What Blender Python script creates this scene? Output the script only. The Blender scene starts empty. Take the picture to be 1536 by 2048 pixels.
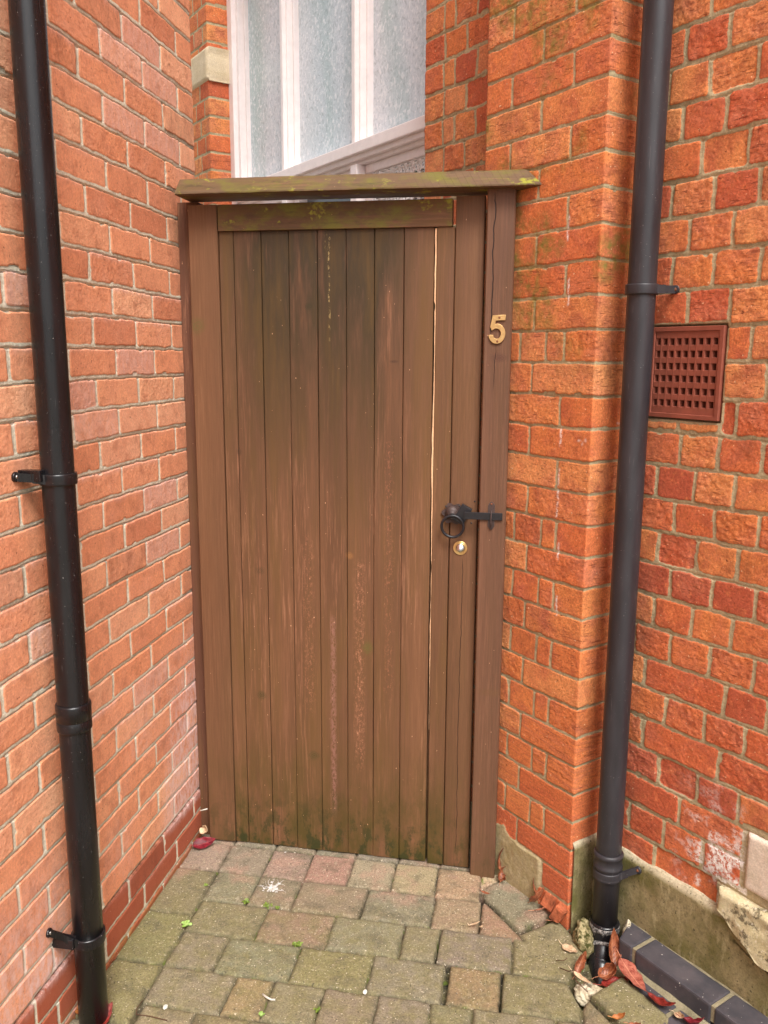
import bpy, bmesh, math, random
import numpy as np
from mathutils import Vector, Matrix
R = math.radians
random.seed(5)
SC = bpy.context.scene
COL = SC.collection

# ---------------------------------------------------------------- camera, sky, sun, exposure
cam_d = bpy.data.cameras.new('camera'); cam = bpy.data.objects.new('camera', cam_d); COL.objects.link(cam)
cam_d.sensor_fit = 'HORIZONTAL'; cam_d.sensor_width = 36.0
cam_d.lens = 1685.2 / 1536 * 36.0
cam_d.clip_start = 0.02; cam_d.clip_end = 400
cam.location = (0, 0, 1.5758)
cam.rotation_euler = (Matrix.Rotation(R(10.0415), 4, 'Z') @ Matrix.Rotation(R(90 - 10.4973), 4, 'X') @ Matrix.Rotation(R(0.2877), 4, 'Z')).to_euler()
SC.camera = cam
W = bpy.data.worlds.new('World'); SC.world = W; W.use_nodes = True
SUN_EL, SUN_AZ = 55, 154       # azimuth: compass-like, from +Y clockwise
sky = W.node_tree.nodes.new('ShaderNodeTexSky'); sky.sky_type = 'NISHITA'; sky.sun_disc = False
sky.sun_elevation = R(SUN_EL); sky.sun_rotation = R(SUN_AZ); sky.air_density = 1.0; sky.dust_density = 5.0; sky.ozone_density = 0.6
bg = W.node_tree.nodes['Background']; bg.inputs['Strength'].default_value = 0.125
hs = W.node_tree.nodes.new('ShaderNodeHueSaturation'); hs.inputs['Saturation'].default_value = .28      # thin white cloud
W.node_tree.links.new(sky.outputs[0], hs.inputs['Color']); W.node_tree.links.new(hs.outputs[0], bg.inputs['Color'])
sun_d = bpy.data.lights.new('sun', 'SUN'); sun_d.energy = 1.5; sun_d.angle = R(20); sun_d.color = (1, .965, .92)
sun = bpy.data.objects.new('sun', sun_d); COL.objects.link(sun)
sd = Vector((math.sin(R(SUN_AZ)) * math.cos(R(SUN_EL)), math.cos(R(SUN_AZ)) * math.cos(R(SUN_EL)), math.sin(R(SUN_EL))))
sun.rotation_euler = sd.to_track_quat('Z', 'Y').to_euler()
SC.view_settings.view_transform = 'Standard'; SC.view_settings.look = 'None'
SC.view_settings.exposure = 1.0; SC.view_settings.gamma = 1
SC.cycles.max_bounces = 8

# ---------------------------------------------------------------- helpers: objects
def tag(o, label=None, cat=None, group=None, kind=None):
    if label: o['label'] = label
    if cat: o['category'] = cat
    if group: o['group'] = group
    if kind: o['kind'] = kind
    return o
def thing(name, label, cat, loc=(0, 0, 0), group=None):
    o = bpy.data.objects.new(name, None); COL.objects.link(o); o.location = loc; o.empty_display_size = .05
    return tag(o, label, cat, group)
def link(name, me, m, parent=None):
    o = bpy.data.objects.new(name, me); COL.objects.link(o)
    if m is not None:
        for mm in (m if isinstance(m, (list, tuple)) else [m]): me.materials.append(mm)
    if parent is not None:
        o.parent = parent
        root = parent
        off = Vector(parent.location)
        while root.parent is not None:
            root = root.parent; off += Vector(root.location)
        o.location = -off                      # meshes are modelled in world coordinates
    return o
def obj(name, bm, m, parent=None, smooth=False):
    bmesh.ops.recalc_face_normals(bm, faces=bm.faces)
    me = bpy.data.meshes.new(name); bm.to_mesh(me); bm.free()
    if smooth: me.polygons.foreach_set('use_smooth', [True] * len(me.polygons))
    return link(name, me, m, parent)
def box(bm, x0, x1, y0, y1, z0, z1, bev=0, M=None):
    g = bmesh.ops.create_cube(bm, size=1)
    vs = g['verts']
    for v in vs:
        v.co = Vector(((x0 + x1) / 2 + v.co.x * (x1 - x0), (y0 + y1) / 2 + v.co.y * (y1 - y0), (z0 + z1) / 2 + v.co.z * (z1 - z0)))
    if bev:
        es = list({e for v in vs for e in v.link_edges})
        r = bmesh.ops.bevel(bm, geom=es, offset=bev, segments=2, affect='EDGES', profile=.6)
        vs = list({v for f in r['faces'] for v in f.verts} | {v for v in vs if v.is_valid})
    if M is not None:
        for v in vs: v.co = M @ v.co
    return vs
def lathe(bm, prof, p0, axis, n=32, mat=0):
    """prof: list of (r, t) along axis from p0"""
    a = Vector(axis).normalized(); p0 = Vector(p0)
    u = a.orthogonal().normalized(); w = a.cross(u)
    rings = []
    for r, t in prof:
        rings.append([bm.verts.new(p0 + a * t + (u * math.cos(i * 2 * math.pi / n) + w * math.sin(i * 2 * math.pi / n)) * r) for i in range(n)])
    for A, B in zip(rings, rings[1:]):
        for i in range(n):
            f = bm.faces.new((A[i], A[(i + 1) % n], B[(i + 1) % n], B[i])); f.smooth = True; f.material_index = mat
    for rg in (rings[0], rings[-1]):
        try: bm.faces.new(rg).material_index = mat
        except Exception: pass
    return rings
def tube(bm, pts, rad, n=10, close=False):
    pts = [Vector(p) for p in pts]; rings = []
    N = len(pts)
    prev = None
    for i, p in enumerate(pts):
        a = pts[(i + 1) % N] if (close or i < N - 1) else pts[i]
        b = pts[(i - 1) % N] if (close or i > 0) else pts[i]
        t = (a - b).normalized()
        u = (prev - t * prev.dot(t)).normalized() if prev is not None and (prev - t * prev.dot(t)).length > 1e-6 else t.orthogonal().normalized()
        prev = u; w = t.cross(u)
        r = rad[i] if isinstance(rad, (list, tuple)) else rad
        rings.append([bm.verts.new(p + (u * math.cos(k * 2 * math.pi / n) + w * math.sin(k * 2 * math.pi / n)) * r) for k in range(n)])
    prs = list(zip(rings, rings[1:])) + ([(rings[-1], rings[0])] if close else [])
    for A, B in prs:
        for k in range(n):
            f = bm.faces.new((A[k], A[(k + 1) % n], B[(k + 1) % n], B[k])); f.smooth = True
    if not close:
        bm.faces.new(rings[0]); bm.faces.new(rings[-1])
def prism(bm, poly, fn, t0, t1, mat=0):
    """poly: 2-D outline; fn(a,b,t)->3-D ; extruded between t0 and t1"""
    A = [bm.verts.new(fn(a, b, t0)) for a, b in poly]; B = [bm.verts.new(fn(a, b, t1)) for a, b in poly]
    n = len(poly); fs = []
    fs.append(bm.faces.new(A)); fs.append(bm.faces.new(B[::-1]))
    for i in range(n): fs.append(bm.faces.new((A[i], B[i], B[(i + 1) % n], A[(i + 1) % n])))
    for f in fs: f.material_index = mat
    return A + B

# facade frame: the old house front runs at 45 degrees to the lane wall
AZ = R(133.723); UF = Vector((math.cos(AZ), math.sin(AZ), 0)); NF = Vector((-math.sin(AZ), math.cos(AZ), 0))   # NF points out of the wall
def fp(u, d, z): return UF * u - NF * d + Vector((0, 0, z))      # d = distance behind the camera line (1.72 = wall face)

# ---------------------------------------------------------------- helpers: noise in numpy
def hsh(i, j, seed):
    h = (i.astype(np.int64) * 374761393 + j.astype(np.int64) * 668265263 + seed * 1442695041) & 0xffffffff
    h = ((h ^ (h >> 13)) * 1274126177) & 0xffffffff
    h = (h ^ (h >> 16)) & 0xffffffff
    return h / 4294967295.0
def vn(x, y, seed=0):
    xi = np.floor(x); yi = np.floor(y); fx = x - xi; fy = y - yi
    fx = fx * fx * (3 - 2 * fx); fy = fy * fy * (3 - 2 * fy)
    a = hsh(xi, yi, seed); b = hsh(xi + 1, yi, seed); c = hsh(xi, yi + 1, seed); d = hsh(xi + 1, yi + 1, seed)
    return (a + (b - a) * fx) * (1 - fy) + (c + (d - c) * fx) * fy
def fbm(x, y, sc, octv=3, seed=0):
    s = 0; amp = 1; tot = 0
    for o in range(octv):
        s = s + amp * (vn(x / sc, y / sc, seed + o * 17) * 2 - 1); tot += amp; amp *= .5; sc = sc / 2.03
    return s / tot
def sstep(a, b, x):
    t = np.clip((x - a) / (b - a), 0, 1); return t * t * (3 - 2 * t)
def grid_mesh(name, P, attrs, nx, ny):
    """P: (ny,nx,3)"""
    me = bpy.data.meshes.new(name)
    me.vertices.add(nx * ny); me.vertices.foreach_set('co', P.reshape(-1).astype(np.float32))
    idx = np.arange(nx * ny).reshape(ny, nx)
    q = np.stack([idx[:-1, :-1], idx[:-1, 1:], idx[1:, 1:], idx[1:, :-1]], -1).reshape(-1, 4)
    me.loops.add(q.size); me.loops.foreach_set('vertex_index', q.reshape(-1).astype(np.int32))
    me.polygons.add(len(q)); me.polygons.foreach_set('loop_start', np.arange(0, q.size, 4, dtype=np.int32))
    me.polygons.foreach_set('loop_total', np.full(len(q), 4, np.int32)) if bpy.app.version < (4, 0) else None
    me.polygons.foreach_set('use_smooth', np.ones(len(q), bool))
    me.update(calc_edges=True)
    for k, a in attrs.items():
        at = me.attributes.new(k, 'FLOAT_COLOR', 'POINT'); at.data.foreach_set('color', a.reshape(-1).astype(np.float32))
    me.validate()
    return me

# ---------------------------------------------------------------- helpers: shaders
class SH:
    def __init__(s, name, rough=.8, spec=.3):
        s.m = bpy.data.materials.new(name); s.m.use_nodes = True; s.t = s.m.node_tree
        s.b = s.t.nodes['Principled BSDF']; s.b.inputs['Roughness'].default_value = rough
        s.b.inputs['Specular IOR Level'].default_value = spec
    def set(s, sock, v):
        if isinstance(v, bpy.types.NodeSocket): s.t.links.new(v, sock)
        else:
            if hasattr(sock.default_value, '__len__') and not hasattr(v, '__len__'): v = [v] * len(sock.default_value)
            if hasattr(sock.default_value, '__len__') and len(sock.default_value) == 4 and len(v) == 3: v = (*v, 1)
            sock.default_value = v
    def nd(s, typ, out=0, ins=None, **pr):
        n = s.t.nodes.new('ShaderNode' + typ)
        for k, v in pr.items(): setattr(n, k, v)
        for k, v in (ins or {}).items(): s.set(n.inputs[k], v)
        return n.outputs[out]
    def pos(s): return s.nd('NewGeometry', 'Position')
    def mp(s, v, sc=(1, 1, 1), loc=(0, 0, 0), rot=(0, 0, 0)): return s.nd('Mapping', 0, {'Vector': v, 'Scale': sc, 'Location': loc, 'Rotation': rot})
    def noise(s, v, sc, det=3, rg=.55, dist=0, out='Fac'): return s.nd('TexNoise', out, {'Vector': v, 'Scale': sc, 'Detail': det, 'Roughness': rg, 'Distortion': dist})
    def ramp(s, f, pts, interp='LINEAR'):
        n = s.t.nodes.new('ShaderNodeValToRGB'); s.set(n.inputs[0], f); cr = n.color_ramp; cr.interpolation = interp
        while len(cr.elements) < len(pts): cr.elements.new(.5)
        for e, (p, c) in zip(cr.elements, pts):
            e.position = p; e.color = (c, c, c, 1) if not hasattr(c, '__len__') else (*c, 1)
        return n.outputs[0]
    def mr(s, f, a, b, c=0, d=1): return s.nd('MapRange', 0, {'Value': f, 'From Min': a, 'From Max': b, 'To Min': c, 'To Max': d}, clamp=True)
    def ma(s, op, a, b=0.0, c=0.0):
        n = s.t.nodes.new('ShaderNodeMath'); n.operation = op
        for i, v in enumerate((a, b, c)): s.set(n.inputs[i], v)
        return n.outputs[0]
    def mix(s, f, a, b, mode='MIX'):
        n = s.t.nodes.new('ShaderNodeMix'); n.data_type = 'RGBA'; n.blend_type = mode
        s.set(n.inputs[0], f); s.set(n.inputs[6], a); s.set(n.inputs[7], b); return n.outputs[2]
    def attr(s, name): 
        n = s.t.nodes.new('ShaderNodeAttribute'); n.attribute_name = name; return n.outputs['Color'], n.outputs['Alpha']
    def sep(s, c): 
        n = s.t.nodes.new('ShaderNodeSeparateColor'); s.set(n.inputs[0], c); return n.outputs[0], n.outputs[1], n.outputs[2]
    def xyz(s, c):
        n = s.t.nodes.new('ShaderNodeSeparateXYZ'); s.set(n.inputs[0], c); return n.outputs[0], n.outputs[1], n.outputs[2]
    def bump(s, h, strength=.5, dist=.002, nrm=None):
        ins = {'Height': h, 'Strength': strength, 'Distance': dist}
        if nrm is not None: ins['Normal'] = nrm
        return s.nd('Bump', 0, ins)
    def done(s, col=None, rough=None, nrm=None, metal=None):
        if col is not None: s.set(s.b.inputs['Base Color'], col)
        if rough is not None: s.set(s.b.inputs['Roughness'], rough)
        if nrm is not None: s.set(s.b.inputs['Normal'], nrm)
        if metal is not None: s.set(s.b.inputs['Metallic'], metal)
        return s.m
def S(r, g, b):      # sRGB 0-255 -> linear
    f = lambda c: (c / 255 / 12.92) if c / 255 <= .04045 else ((c / 255 + .055) / 1.055) ** 2.4
    return (f(r), f(g), f(b))

def brick_material(name, cols, mortar, rough_amt, fleck, blotch, ragged=.003, drag=.3, grit=.2):
    s = SH(name, .88, .25)
    c, eff = s.attr('bk'); r1, sdist, r2 = s.sep(c); c2, edge = s.attr('bk2'); alg, dirt, pale = s.sep(c2)
    p = s.pos()
    sd2 = s.ma('ADD', sdist, s.ma('MULTIPLY', s.ma('SUBTRACT', s.noise(p, 150, 4, .75), .5), ragged))
    mask = s.mr(sd2, -.0003, .0004)
    ofs = s.nd('CombineXYZ', 0, {'X': s.ma('MULTIPLY', r1, 37.0), 'Y': s.ma('MULTIPLY', r2, 53.0), 'Z': 0.0})
    pb = s.nd('VectorMath', 0, {0: p, 1: ofs}, operation='ADD')
    base = s.ramp(r1, [(i / (len(cols) - 1), k) for i, k in enumerate(cols)])
    n1 = s.noise(pb, 13, 4, .6); n2 = s.noise(pb, 45, 5, .65); n3 = s.noise(p, 170, 4, .8)
    base = s.mix(s.mr(n1, .42, .72, 0, blotch), base, s.mix(r2, cols[0], cols[-1]))
    base = s.mix(s.mr(s.noise(pb, 22, 4, .6), .52, .66, 0, .45), base, tuple(k * .66 for k in cols[0]))
    base = s.mix(s.mr(n2, .55, .8, 0, .55), base, tuple(min(1, k * 1.45 + .02) for k in cols[len(cols) // 2]))
    base = s.mix(s.mr(n2, .45, .25, 0, .5), base, tuple(k * .62 for k in cols[len(cols) // 2]))
    v = s.mr(n3, .34, .66, 1 - grit, 1 + grit * .8)
    base = s.mix(1.0, base, v, 'MULTIPLY')
    base = s.mix(s.ma('MULTIPLY', edge, .8), base, S(150, 68, 46))
    # pits and pale inclusions in the fired clay
    pit = s.mr(s.noise(p, 120, 3, .6), .66, .72, 0, .75); base = s.mix(pit, base, tuple(k * .22 for k in cols[0]))
    inc = s.mr(s.noise(s.mp(p, loc=(7, 3, 1)), 130, 2, .5), .715, .75, 0, fleck); base = s.mix(inc, base, S(238, 200, 160))
    m1 = s.noise(p, 30, 4, .6); m2 = s.noise(p, 320, 3, .8)
    mo = s.mix(m1, mortar[0], mortar[1]); mo = s.mix(1.0, mo, s.mr(s.noise(p, 150, 4, .8), .34, .66, .72, 1.18), 'MULTIPLY')
    col = s.mix(mask, mo, base)
    rim = s.ma('MULTIPLY', s.ma('MULTIPLY', s.mr(sd2, .0022, .0004), mask), .07); col = s.mix(rim, col, S(232, 170, 128))      # worn paler arris
    joint_shade = s.ma('MULTIPLY', s.ma('MULTIPLY', s.mr(sd2, -.0016, -.0002), s.ma('SUBTRACT', 1.0, mask)), .30); col = s.mix(joint_shade, col, S(120, 104, 84))  # contact shade along the brick edges, painted into the mortar colour
    # lime bloom, algae, soot
    ef = s.ma('MULTIPLY', eff, s.mr(s.noise(s.mp(p, (1, 1, .45)), 60, 5, .75), .36, .62))
    col = s.mix(ef, col, S(226, 196, 190))
    col = s.mix(s.ma('MULTIPLY', pale, s.mr(s.noise(p, 110, 4, .7), .4, .55)), col, S(240, 234, 228))
    col = s.mix(s.ma('MULTIPLY', alg, s.mr(s.noise(p, 38, 4, .7), .35, .65)), col, S(132, 118, 58))
    col = s.mix(s.ma('MULTIPLY', dirt, s.mr(s.noise(s.mp(p, (1, 1, .4)), 50, 4, .7), .3, .7)), col, S(62, 42, 36))
    lines = s.noise(s.mp(pb, (1, 1, 9)), 26, 3, .7, .4)
    dl = s.ma('MULTIPLY', s.mr(lines, .58, .66), s.ma('MULTIPLY', s.mr(r2, .45, .6, 0, drag), mask)); col = s.mix(dl, col, tuple(k * .42 for k in cols[0]))
    h = s.ma('ADD', s.ma('MULTIPLY', s.noise(p, 140, 4, .7), .7), s.ma('MULTIPLY', n3, .4)); h = s.ma('SUBTRACT', h, s.ma('MULTIPLY', dl, 1.2))
    h = s.ma('SUBTRACT', h, s.ma('MULTIPLY', pit, .6)); h = s.ma('ADD', h, s.ma('MULTIPLY', s.ma('MULTIPLY', s.noise(pb, 75, 4, .7), s.mr(r1, .6, .75, .2, 1.4)), .8))
    return s.done(col, None, s.bump(h, rough_amt, .003))
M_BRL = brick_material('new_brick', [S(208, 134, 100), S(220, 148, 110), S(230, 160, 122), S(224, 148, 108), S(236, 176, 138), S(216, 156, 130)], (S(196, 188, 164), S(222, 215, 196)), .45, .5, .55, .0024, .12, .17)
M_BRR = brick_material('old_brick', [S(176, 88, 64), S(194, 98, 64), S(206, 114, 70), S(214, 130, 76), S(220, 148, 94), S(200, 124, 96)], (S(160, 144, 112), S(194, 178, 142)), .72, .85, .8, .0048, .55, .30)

# ---------------------------------------------------------------- brickwork as a height field
def brick_field(Sx, Z, z0, co, joints, jt, warp, ragged, seed, weather=False, holes=(), rough=0.0012):
    """Sx,Z arrays. joints(k)->sorted list of perpend positions. returns height(m), bk, bk2"""
    a = fbm(Sx, Z, .05, 3, seed); b = fbm(Sx, Z, .05, 3, seed + 5)
    rg1 = fbm(Sx, Z, .012, 3, seed + 9); rg2 = fbm(Sx, Z, .012, 3, seed + 13)
    big = fbm(Sx, Z * .15, .35, 2, seed + 21)
    X = Sx + a * warp + rg1 * ragged; ZZ = Z + b * warp + rg2 * ragged + big * warp * .9
    k = np.floor((z0 - ZZ) / co).astype(int)
    zin = (z0 - ZZ) - k * co                   # distance below upper bed centre
    kmin, kmax = int(k.min()), int(k.max())
    left = np.zeros_like(X); right = np.zeros_like(X); bi = np.zeros(X.shape, int)
    for kk in range(kmin, kmax + 1):
        sel = k == kk
        if not sel.any(): continue
        J = np.array(joints(kk)); 
        i = np.searchsorted(J, X[sel]); i = np.clip(i, 1, len(J) - 1)
        left[sel] = J[i - 1]; right[sel] = J[i]; bi[sel] = i
    h1 = hsh(bi, k, seed + 31); h2 = hsh(bi, k, seed + 37); h3 = hsh(bi, k, seed + 41); h4 = hsh(bi, k, seed + 43); h5 = hsh(bi, k, seed + 47)
    hj = jt / 2
    dx = np.minimum(X - left, right - X) - hj + (h3 - .5) * .0016
    dz = np.minimum(zin, co - zin) - hj + (h4 - .5) * .0018
    r = .0035 + h5 * .005
    d = r - np.hypot(np.maximum(r - dx, 0), np.maximum(r - dz, 0))
    chip = fbm(Sx, Z, .045, 3, seed + 51)
    df = np.minimum(dx, dz); d = d - sstep(.42, .75, chip) * .0065 * (ragged > .0009) * (1 - sstep(.004, .0085, df))
    for (a0, a1, b0, b1, rr) in holes:
        q = np.hypot(np.maximum(np.maximum(a0 - X, X - a1), 0), np.maximum(np.maximum(b0 - ZZ, ZZ - b1), 0))
        inside = (q == 0)
        d = np.where(inside, -.01, np.minimum(d, np.maximum(q - rr, -.01) if rr else d))
    mask = sstep(-.0012, .0012, d)
    roughb = np.where(h2 > .72, 2.0, np.where(h2 < .3, .45, 1.0))
    lump = fbm(X + h1 * 9, ZZ, .03, 3, seed + 61); fine = fbm(X, ZZ + h2 * 5, .008, 3, seed + 67)
    face = (.0030 if weather else .0020) + (h3 - .5) * .0018 + (h4 - .5) * .004 * (zin / co - .5) + rough * roughb * (.35 * lump + .7 * fine)
    face = face - .0006 * (1 - sstep(0, .0030, d)) - np.where((h5 > .945) & (ragged > .0015), .0045, 0)
    mor = fbm(Sx, Z, .02, 3, seed + 71) * .0012
    mor = mor - .0022 * sstep(.2 * hj, hj, np.where(zin > hj * 1.6, -1.0, zin))
    if weather:       # struck pointing: deep under the upper brick, flush at the lower one
        t = np.where(zin > co / 2, zin - co, zin)
        pass
        mor = mor + .0016 - np.where(np.abs(t) < hj * 1.5, .0042 * sstep(hj * .45, hj * .95, t), .0012)
    height = mor * (1 - mask) + face * mask
    bk = np.stack([h1, d, h2, np.zeros_like(X)], -1)
    bk2 = np.zeros(X.shape + (4,))
    info = dict(k=k, bi=bi, h=(h1, h2, h3, h4, h5), zin=zin, d=d, X=X, Z=ZZ)
    return height, bk, bk2, info

def zsamples(z0, zf, zt, fine, coarse):
    return np.concatenate([np.arange(z0, zf, fine), np.arange(zf, zt + coarse, coarse)])

# ---------------------------------------------------------------- left: modern brick building beside the path
XL = -1.0516
CO_L = .075; Z0_L = 2.2673
def joints_left(k):
    base = 2.018 if k % 2 else 1.9105 + .0015
    return [base + .2242 * n for n in range(-16, 12)] if k < 28 else [base + .2242 * n + (.02 if k == 28 else 0) for n in range(-16, 12)]
def build_left():
    ys = np.concatenate([np.arange(-1.5, .9, .012), np.arange(.9, 2.5801, .0028)])
    ye = np.arange(0, 1.2, .012)[1:]
    s = np.concatenate([ys, 2.58 + ye])
    zs = zsamples(-.05, 3.45, 5.2, .0021, .03)
    Sg, Zg = np.meshgrid(s, zs)
    h, bk, bk2, f = brick_field(Sg, Zg, Z0_L, CO_L, joints_left, .0105, .0030, .0011, 11, weather=True, rough=.0005)
    # lime bloom: near the foot of the wall and along the top edges of some bricks
    low = sstep(.75, .12, Zg) * sstep(.13, .17, Zg)
    patch = sstep(-.15, .5, fbm(Sg, Zg, .35, 3, 77))
    nearg = sstep(2.15, 2.42, Sg) * sstep(1.3, .9, Zg) * .75
    lowleft = sstep(1.75, 1.5, Sg) * sstep(.55, .25, Zg)
    eff = np.clip(low * patch * 1.0 + nearg * low ** .3 * .9 + lowleft * .55 * sstep(.15, .19, Zg), 0, .85)
    eff += (f['h'][4] > .55) * sstep(.022, .004, f['zin']) * .45 * f['h'][1] + (f['h'][0] > .9) * .28
    bk[..., 3] = np.clip(eff, 0, .9)
    base = (Zg < .158)
    bk[..., 0] = np.where(base, .05 + .25 * f['h'][0], bk[..., 0])       # engineering courses below the damp course
    bk2[..., 3] = base * 1.0
    bk2[..., 1] = np.maximum(np.exp(-((Zg - .160) / .0035) ** 2) * 1.0, (f['h'][3] > .93) * .35)
    bk2[..., 0] = sstep(.05, .0, Zg) * .5
    h = h + np.where(base, .003, 0)
    h = h - np.exp(-((Zg - .161) / .003) ** 2) * .006
    P = np.zeros(Sg.shape + (3,))
    on = Sg <= 2.58
    P[..., 0] = np.where(on, XL + h, XL - (Sg - 2.58)); P[..., 1] = np.where(on, Sg, 2.58 + h * .5); P[..., 2] = Zg
    return grid_mesh('brick_wall', P, {'bk': bk, 'bk2': bk2}, len(s), len(zs))
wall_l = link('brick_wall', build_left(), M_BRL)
tag(wall_l, 'smooth pinkish brick wall in stretcher bond on the left of the gate, whitened by salts near the ground', 'wall')

# ---------------------------------------------------------------- right: old brick house (facade, pier, window, plinth)
house = thing('brick_house', 'old orange brick house with projecting pier, frosted window and concrete plinth right of the gate', 'house', fp(1.4, 1.72, 0))
CO_F = .0832; Z0_F = 2.393; U_P0, U_P1 = 1.4785, 1.917
D_W, D_P = 1.72, 1.613
right_data = {1: [1.164, 1.280, 1.390], 2: [1.233], 3: [1.171, 1.287], 4: [1.136, 1.25], 5: [1.192, 1.307], 6: [1.122, 1.236], 7: [1.186, 1.298], 8: [1.126],
              9: [1.080], 10: [1.148, 1.190], 11: [1.075, 1.187, 1.293], 12: [1.138, 1.243], 13: [1.07, 1.181, 1.294], 14: [1.115, 1.225], 15: [1.061, 1.175, 1.292],
              16: [1.114, 1.225], 17: [1.052, 1.167, 1.28], 18: [1.119, 1.353], 19: [1.058, 1.168, 1.282], 20: [1.121, 1.346], 21: [1.059, 1.174, 1.291], 22: [1.02, 1.22], 23: [1.02, 1.145, 1.26, 1.373], 24: [1.075, 1.287]}
def joints_right(k):
    J = list(right_data.get(k, [1.18, 1.29] if k % 2 else [1.125, 1.237]))
    rr = random.Random(k * 7 + 3)
    w = .112
    while J[0] > -1.6:
        J.insert(0, J[0] - (w if rr.random() < .6 else 2 * w))
    while J[-1] < 1.42: J.append(J[-1] + (w if k < 18 or rr.random() < .5 else 2 * w))
    return [j for j in J if j < 1.45] + [1.60]
def joints_pier(k):
    if k % 2 == 0: J = [1.701 - (.006 if k > 14 else 0)]
    elif k >= 15 or k == 9: J = [1.586, 1.643 if k != 9 else 1.652, 1.750]
    else: J = [1.592, 1.813]
    return [1.30] + J + [2.02]
def joints_back(k):
    if k % 2: J = [2.095, 2.200, 2.256]
    else: J = [2.030 + .0, 2.144, 2.25]
    return [1.85] + J + [2.42]
def joints_face(k):
    o = .055 if k % 2 else 0
    return [4.02 + o] + [4.02 + o + .1125 * n for n in range(1, 14)]
def build_facade():
    ms = []
    zs = zsamples(-.06, 3.2, 5.2, .0023, .03)
    def seg_u(u0, u1, d, step):        # walking along -u (left to right as seen)
        n = max(2, int(round(abs(u1 - u0) / step)) + 1); return [(u, d) for u in np.linspace(u0, u1, n)]
    def seg_d(u, d0, d1, step):
        n = max(2, int(round(abs(d1 - d0) / step)) + 1); return [(u, d) for d in np.linspace(d0, d1, n)]
    # --- part 1: back piece + pier + right wall
    path = seg_u(2.352, U_P1, D_W, .0032) + seg_d(U_P1, D_W, D_P, .006)[1:] + seg_u(U_P1, U_P0, D_P, .0032)[1:] + seg_d(U_P0, D_P, D_W, .0032)[1:] + seg_u(U_P0, .75, D_W, .0032)[1:] + seg_u(.75, -1.5, D_W, .012)[1:]
    path = [(2.352, 1.80)] + [(2.352, 1.76)] + path
    U = np.array([p[0] for p in path]); Dd = np.array([p[1] for p in path])
    n = len(path)
    # outward normals in (u,d): facade outward is -d ; averaged at corners
    tu = np.gradient(U); td = np.gradient(Dd); L = np.hypot(tu, td); tu /= L; td /= L
    nu, ndd = -td * 1.0, tu * 1.0     # rotate: for tu=-1 -> ndd=-1 (towards the viewer)
    mit = np.ones(n)
    s1 = np.arange(n)
    on_back = (U > U_P1 + 1e-6); on_left = (np.abs(U - U_P1) < 1e-6) & (Dd < D_W - 1e-6) & (Dd > D_P + 1e-6)
    on_pier = (np.abs(Dd - D_P) < 1e-6); on_ret = (np.abs(U - U_P0) < 1e-6) & (Dd > D_P + 1e-6) & (Dd < D_W - 1e-6)
    on_right = ~(on_back | on_left | on_pier | on_ret)
    Zg = np.repeat(zs[:, None], n, 1)
    H = np.zeros_like(Zg); BK = np.zeros(Zg.shape + (4,)); BK2 = np.zeros(Zg.shape + (4,))
    # coordinate for the pier continues round the corner so quoin bricks read as one
    Upier = np.where(on_ret, U_P0 - (Dd - D_P), U)
    VENT = (1.190, 1.397, 1.428, 1.652, .007)
    holes_r = [VENT, (.80, 1.038, .325, .492, .006), (.70, 1.095, .10, .325, .004)]
    for sel, cu, z0, jf, sd_, holes in ((on_back, U, Z0_F, joints_back, 101, ()), (on_left, U + Dd * .5, Z0_F, joints_pier, 111, ()), (on_pier | on_ret, Upier, Z0_F, joints_pier, 121, ()), (on_right, U, Z0_F + .0045 - CO_F, joints_right, 131, holes_r)):
        if not sel.any(): continue
        Sg = np.repeat(cu[sel][None, :], len(zs), 0); Zs = Zg[:, sel]
        jt = .0080 if sd_ == 121 else .0100
        h, bk, bk2, f = brick_field(Sg, Zs, z0, CO_F, jf, jt, .0028 if sd_ == 121 else .0042, .0014 if sd_ == 121 else .0021, sd_, holes=holes, rough=.0009 if sd_ == 121 else .0012)
        if sd_ == 121:      # pier bricks: more orange, cement patch near the ground, moss smears, streaks
            bk[..., 0] = .42 + .40 * bk[..., 0]
            cem = sstep(.0, .012, .172 - (Sg - 1.775) * -.12 - Zs + fbm(Sg, Zs, .05, 3, 9) * .02) * sstep(1.585, 1.60, Sg + fbm(Sg, Zs, .03, 2, 3) * .01)
            bk[..., 1] = np.where(cem > .5, -.01, bk[..., 1]); h = h * (1 - cem) + cem * (.006 + .0015 * fbm(Sg, Zs, .03, 3, 5)); bk2[..., 0] = cem * .45
            bk2[..., 0] = np.maximum(bk2[..., 0], sstep(.0, .4, fbm(Sg, Zs, .13, 3, 15)) * sstep(1.45, 1.75, Zs) * .95)
            for (su, sa, sb) in ((1.578, 1.70, 1.775), (1.588, 1.86, 1.93), (1.585, 1.15, 1.29), (1.583, 1.34, 1.40), (1.574, 1.035, 1.09), (1.572, .88, .945)):
                wob = fbm(Zs, Zs * 0 + su, .02, 2, 8) * .002
                bk2[..., 2] = np.maximum(bk2[..., 2], np.exp(-((Sg - su - wob) / .0028) ** 2) * sstep(sa, sa + .01, Zs) * sstep(sb, sb - .01, Zs) * 1.0)
            bk2[..., 2] = np.maximum(bk2[..., 2], sstep(.5, .8, fbm(Sg, Zs, .022, 2, 91)) * (Sg < 1.53) * sstep(1.30, 1.36, Zs) * sstep(1.46, 1.40, Zs) * .7)
            bk2[..., 1] = sstep(.1, .6, fbm(Sg, Zs, .12, 4, 95)) * .35
            bk[..., 0] = np.where(Zs < .6, bk[..., 0] * (.5 + .5 * sstep(-.1, .6, Zs)), bk[..., 0])
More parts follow.
